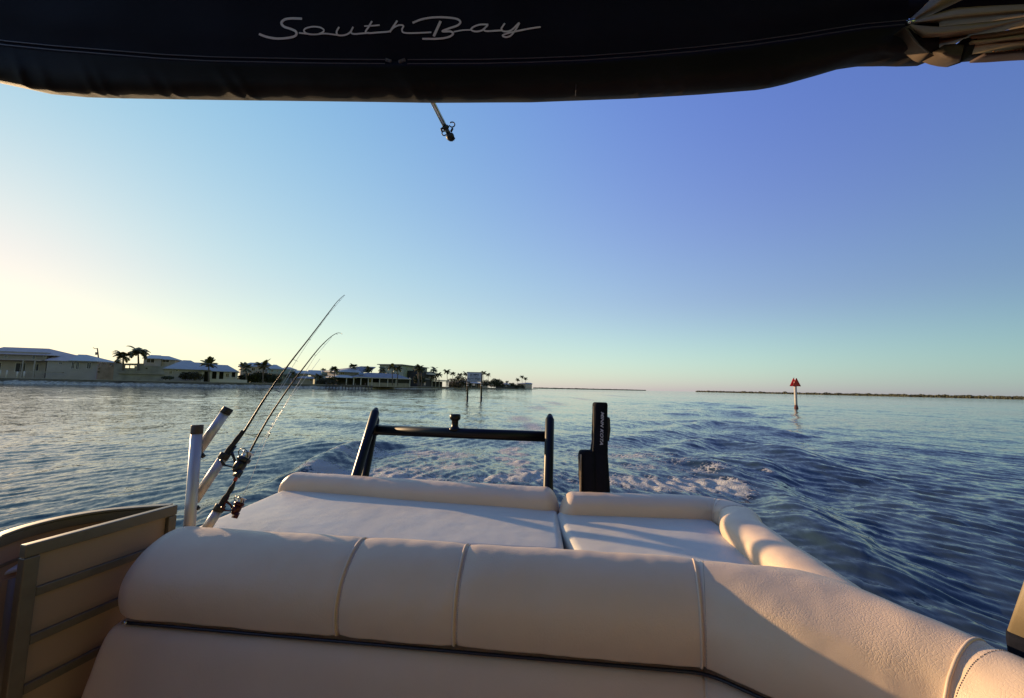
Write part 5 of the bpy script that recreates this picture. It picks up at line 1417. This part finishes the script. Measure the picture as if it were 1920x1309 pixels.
def bush(name, label, cat, px0, px1, py0, py1, D, seed, n=900, leaf=.3, m_='leaf', trunk=False, group=None):
    r = random.Random(seed); a, b_ = PY(px0, py1, D), PY(px1, py1, D); top = PY((px0+px1)/2, py0, D).z
    W_ = (b_-a).length; Hh = top-a.z; c = (a+b_)/2
    bl = []
    k = max(3, int(W_/max(1.2, Hh*.6)))
    for i in range(k*2):
        x = (i+.5)/(k*2)*W_-W_/2; hh = Hh*r.uniform(.75, 1.0)*(1-.35*abs(x/(W_/2))**3)
        bl.append((x*.92, r.uniform(-.5, .5), hh*.5, W_/(k*1.5), 1.3, hh*.52))
    V, Fc = leaf_cluster(bl, n, leaf, seed=seed)
    t = thing(name, label, cat, c[:], group)
    mesh_obj('foliage' if not trunk else 'crown', [Vector(v)+c for v in V], Fc, M[m_], t, False)
    g = G()
    for q in (-.25, .2): g.tube([c+Vector((W_*q, 0, -.3)), c+Vector((W_*q*.7, 0, Hh*.5))], [.16, .06], 6)
    g.obj('stem' if not trunk else 'trunk', M['trunk'], t)
bush('shrub', 'wide dark brownish shrub left of the columned porch', 'shrub', 337, 378, 696, 711.5, 134, 1, 1800, .28, 'leaf_w')
bush('shrub', 'small low shrub at the left end of the long blue roofed house', 'shrub', 306, 324, 704.5, 711, 131, 2, 500, .24)
bush('hedge', 'tall dark clipped hedge behind the two palms', 'hedge', 444, 526, 697, 718, 150, 3, 5200, .3)
bush('shrub', 'rounded shrub behind the fishing lines', 'shrub', 536, 560, 698.5, 709, 170, 4, 700, .3)
bush('shrub', 'scrubby brown shrub right of the rods by the shore', 'shrub', 594, 626, 709, 722, 164, 5, 1500, .28, 'leaf_w')
bush('shrub', 'dark shrub under the round crowned palm', 'shrub', 614, 630, 703, 721, 166, 6, 900, .3)
bush('tree', 'dense dark tree beside the white balcony', 'tree', 776, 797, 700, 719, 214, 7, 1500, .35, 'leaf', True)
bush('tree', 'dark tree between the balcony and the pavilion', 'tree', 796, 818, 692, 714, 262, 8, 1500, .4, 'leaf', True)
bush('tree', 'low dark thicket between the pavilion and the speed sign', 'tree', 842, 879, 705, 722, 312, 9, 2000, .45, 'leaf', True)
bush('shrub', 'brownish shrub at the water just right of the pavilion', 'shrub', 842, 868, 716, 727, 298, 10, 900, .4, 'leaf_w')
bush('tree', 'broad round dark tree clump midway along the point', 'tree', 919, 944, 708.5, 726, 430, 11, 2600, .6, 'leaf', True)
bush('tree', 'small dark tree above the low dark house', 'tree', 953, 965, 717, 724, 500, 12, 700, .6, 'leaf', True)
bush('shrub', 'dark shrub between the low house and the palm cluster', 'shrub', 962, 984, 719.5, 728, 525, 13, 900, .6)
bush('tree', 'dark foliage right of the speed sign behind the palms', 'tree', 902, 920, 711, 724, 372, 14, 900, .5, 'leaf', True)
bush('tree', 'dark trees behind the right slope of the porch roof', 'tree', 700, 752, 698.5, 712, 215, 15, 1700, .4, 'leaf', True)
# far shores: one mass of mangrove each, on low land
def far_strip(nm, xs_, D_, top, n, leafs, seed, ybase):
    r = random.Random(seed); bl = []; V, Fc = [], []
    L_ = len(xs_)
    for _ in range(n):
        q = r.random(); px = xs_[0]+(xs_[-1]-xs_[0])*q; D = float(np.interp(px, xs_, D_)); tp = float(np.interp(px, xs_, top))
        D += r.uniform(0, D*.04); ht = tp*D/760*(.62+.75*max(0, noise.noise(Vector((px*.09, seed, 0)))+.35)*r.random()**.4)
        c = PY(px, 738, D); c.z = ht*r.uniform(.25, .8)
        s_ = leafs*D/1000*r.uniform(.6, 1.4)
        o_ = len(V)
        a = Vector((r.uniform(-1, 1), r.uniform(-1, 1), r.uniform(-1, 1))).normalized(); b = a.orthogonal().normalized(); d = a.cross(b)
        V += [c+a*s_, c-a*s_*.8, c+b*s_*.8, c-b*s_, c+d*s_*.7, c-d*s_*.7]
        Fc += [(o_+i, o_+j, o_+k) for i in (0, 1) for j, k in ((2, 4), (4, 3), (3, 5), (5, 2))]
    tag(mesh_obj(nm, V, Fc, M['mangrove'], None, False), kind='stuff')
fx = [1306, 1400, 1500, 1700, 1920, 2300]
far_strip('mangrove_treeline', fx, [2800, 2200, 1800, 1300, 1000, 750], [1.6, 2.6, 3.4, 5.6, 7.6, 9.5], 9000, 2.6, 3, 0)
far_strip('distant_treeline', [1000, 1100, 1195, 1210], [2600, 3600, 5000, 5300], [1.2, 1.1, .5, .25], 1500, 2.2, 5, 0)
def strip_land(nm, xs_, D_, wid, zt):
    V, Fc = [], []
    for px, D in zip(xs_, D_):
        d = ray(px, 738); ux = d.x/d.y
        for dd, z in ((-2, -.5), (0, zt), (wid, zt), (wid+2, -.5)): V.append(Vector((ux*(D+dd), D+dd, z)))
    for i in range(len(xs_)-1):
        for k in range(3): Fc.append((i*4+k, (i+1)*4+k, (i+1)*4+k+1, i*4+k+1))
    tag(mesh_obj(nm, V, Fc, M['land'], None, True), kind='structure')
strip_land('far_shore', fx, [x*.995 for x in (2800, 2200, 1800, 1300, 1000, 750)], 120, .5)
strip_land('distant_shore', [1000, 1100, 1195, 1215], [2590, 3590, 4990, 5350], 200, .8)
# ================================================================ CHANNEL MARKS
sg = thing('speed_sign', 'white speed limit board on two wooden piles standing in the water', 'sign', PY(890, 751, 62)[:])
DS = 60.5
for px in (876.3, 902.3):
    p = PY(px, 740, DS); yb = px
    top = PY(px, 700, DS)
    g = G(); g.tube([Vector((p.x, p.y, -1.2)), Vector((p.x, p.y, .55))], .155, 12); g.obj('pile_foot', M['rubber'], sg)
    g = G(); g.tube([Vector((p.x, p.y, .55)), Vector((p.x, p.y, top.z))], .135, 12); pe = g.obj('pile', M['pile'], sg)
    for py_ in (718.6, 722.8):
        z = PY(px, py_, DS).z; g = G(); g.tube([Vector((p.x, p.y, z-.055)), Vector((p.x, p.y, z+.055))], .15, 12); g.obj('band', M['white'], pe)
a_, b_ = PY(875.6, 716, DS-.2), PY(902.2, 716.5, DS-.2); zt, zb = PY(889, 698, DS-.2).z, PY(889, 715.8, DS-.2).z
mid = (a_+b_)/2; wv = (b_-a_); wv.z = 0; Wb = wv.length; wv.normalize(); nv = Vector((-wv.y, wv.x, 0))
rot = Matrix((wv, nv, Vector((0, 0, 1)))).transposed()
g = G(); g.box((mid.x, mid.y, (zt+zb)/2), (Wb, .06, zt-zb), rot); bevel(g.obj('board', M['sign_white'], sg, False), .01)
for nm, pz in (('board_edge', zt), ('board_edge', zb)):
    g = G(); g.box((mid.x, mid.y-.002, pz), (Wb+.06, .09, .05), rot); g.obj(nm, M['rail'], sg, False)
def sign_text(txt, z, hgt, width, bold=.004):
    tv, tf = text_mesh(txt, 1.0, 0, .03); x0, x1 = min(v[0] for v in tv), max(v[0] for v in tv); y0, y1 = min(v[1] for v in tv), max(v[1] for v in tv)
    V = [Vector((mid.x, mid.y, z))+wv*(((v[0]-x0)/(x1-x0)-.5)*width)+Vector((0, 0, ((v[1]-y0)/(y1-y0)-.5)*hgt))-nv*.036 for v in tv]
    mesh_obj('lettering', V, tf, M['sign_ink'], sg, False)
Hb = zt-zb
sign_text('25 MPH', zt-Hb*.27, Hb*.20, Wb*.62); sign_text('IN CHANNEL', zt-Hb*.50, Hb*.085, Wb*.55); sign_text('SLOW SPEED', zt-Hb*.70, Hb*.17, Wb*.88); sign_text('OUTSIDE CHANNEL', zt-Hb*.90, Hb*.06, Wb*.8)
mk = thing('channel_marker', 'red triangular channel marker on a single pile, alone in open water on the right', 'channel marker', PY(1491, 765, 54)[:])
DMk = 54.0; p = PY(1492, 745, DMk)
g = G(); tz = PY(1492, 716, DMk).z; g.tube([Vector((p.x, p.y, -1.2)), Vector((p.x, p.y, tz))], .165, 16); g.obj('pile', M['pile_light'], mk)
g = G(); g.tube([Vector((p.x, p.y, -1.2)), Vector((p.x, p.y, .06)), Vector((p.x, p.y, .18)), Vector((p.x, p.y, .45))], [.25, .25, .22, .17], 16); g.obj('pile_foot', M['pile_foot'], mk)
for sgn_, nm, an in ((-1, 'day_board', .10), (1, 'day_board', .10)):
    cx = Vector((p.x, p.y, 0)); r_ = Matrix.Rotation(an, 3, 'Z'); n_ = r_ @ Vector((0, -1, 0)); w_ = r_ @ Vector((1, 0, 0))
    if sgn_ == 1: n_ = -n_
    tp = PY(1493, 709.3, DMk).z; bt = PY(1493, 724.2, DMk).z
    hw = .57; c = cx+n_*.19+(Vector((-.03, 0, 0)) if sgn_ == 1 else Vector((.03, 0, 0)))
    V = []
    for o_ in (0, .03):
        for q in (w_*-hw+Vector((0, 0, bt)), w_*hw+Vector((0, 0, bt)), w_*.05+Vector((0, 0, tp)), w_*-.05+Vector((0, 0, tp))): V.append(c+q+n_*o_)
    bd = mesh_obj(nm, V, [(3, 2, 1, 0), (4, 5, 6, 7), (0, 1, 5, 4), (1, 2, 6, 5), (2, 3, 7, 6), (3, 0, 4, 7)], M['sign_red'] if sgn_ == -1 else M['board_back'], mk, False)
    g = G(); ed = [c+w_*-hw+Vector((0, 0, bt))+n_*.034, c+w_*hw+Vector((0, 0, bt))+n_*.034, c+Vector((0, 0, tp))+n_*.034]
    for i in range(3): g.tube([ed[i], ed[(i+1) % 3]], .022, 6)
    g.obj('reflective_edge', M['sign_dark'], bd)
g = G(); q = Vector((p.x-.12, p.y, PY(1490, 711, DMk).z)); g.tube([q, q+Vector((0, 0, .25))], .02, 6); g.obj('bird_spike', M['sign_dark'], mk)
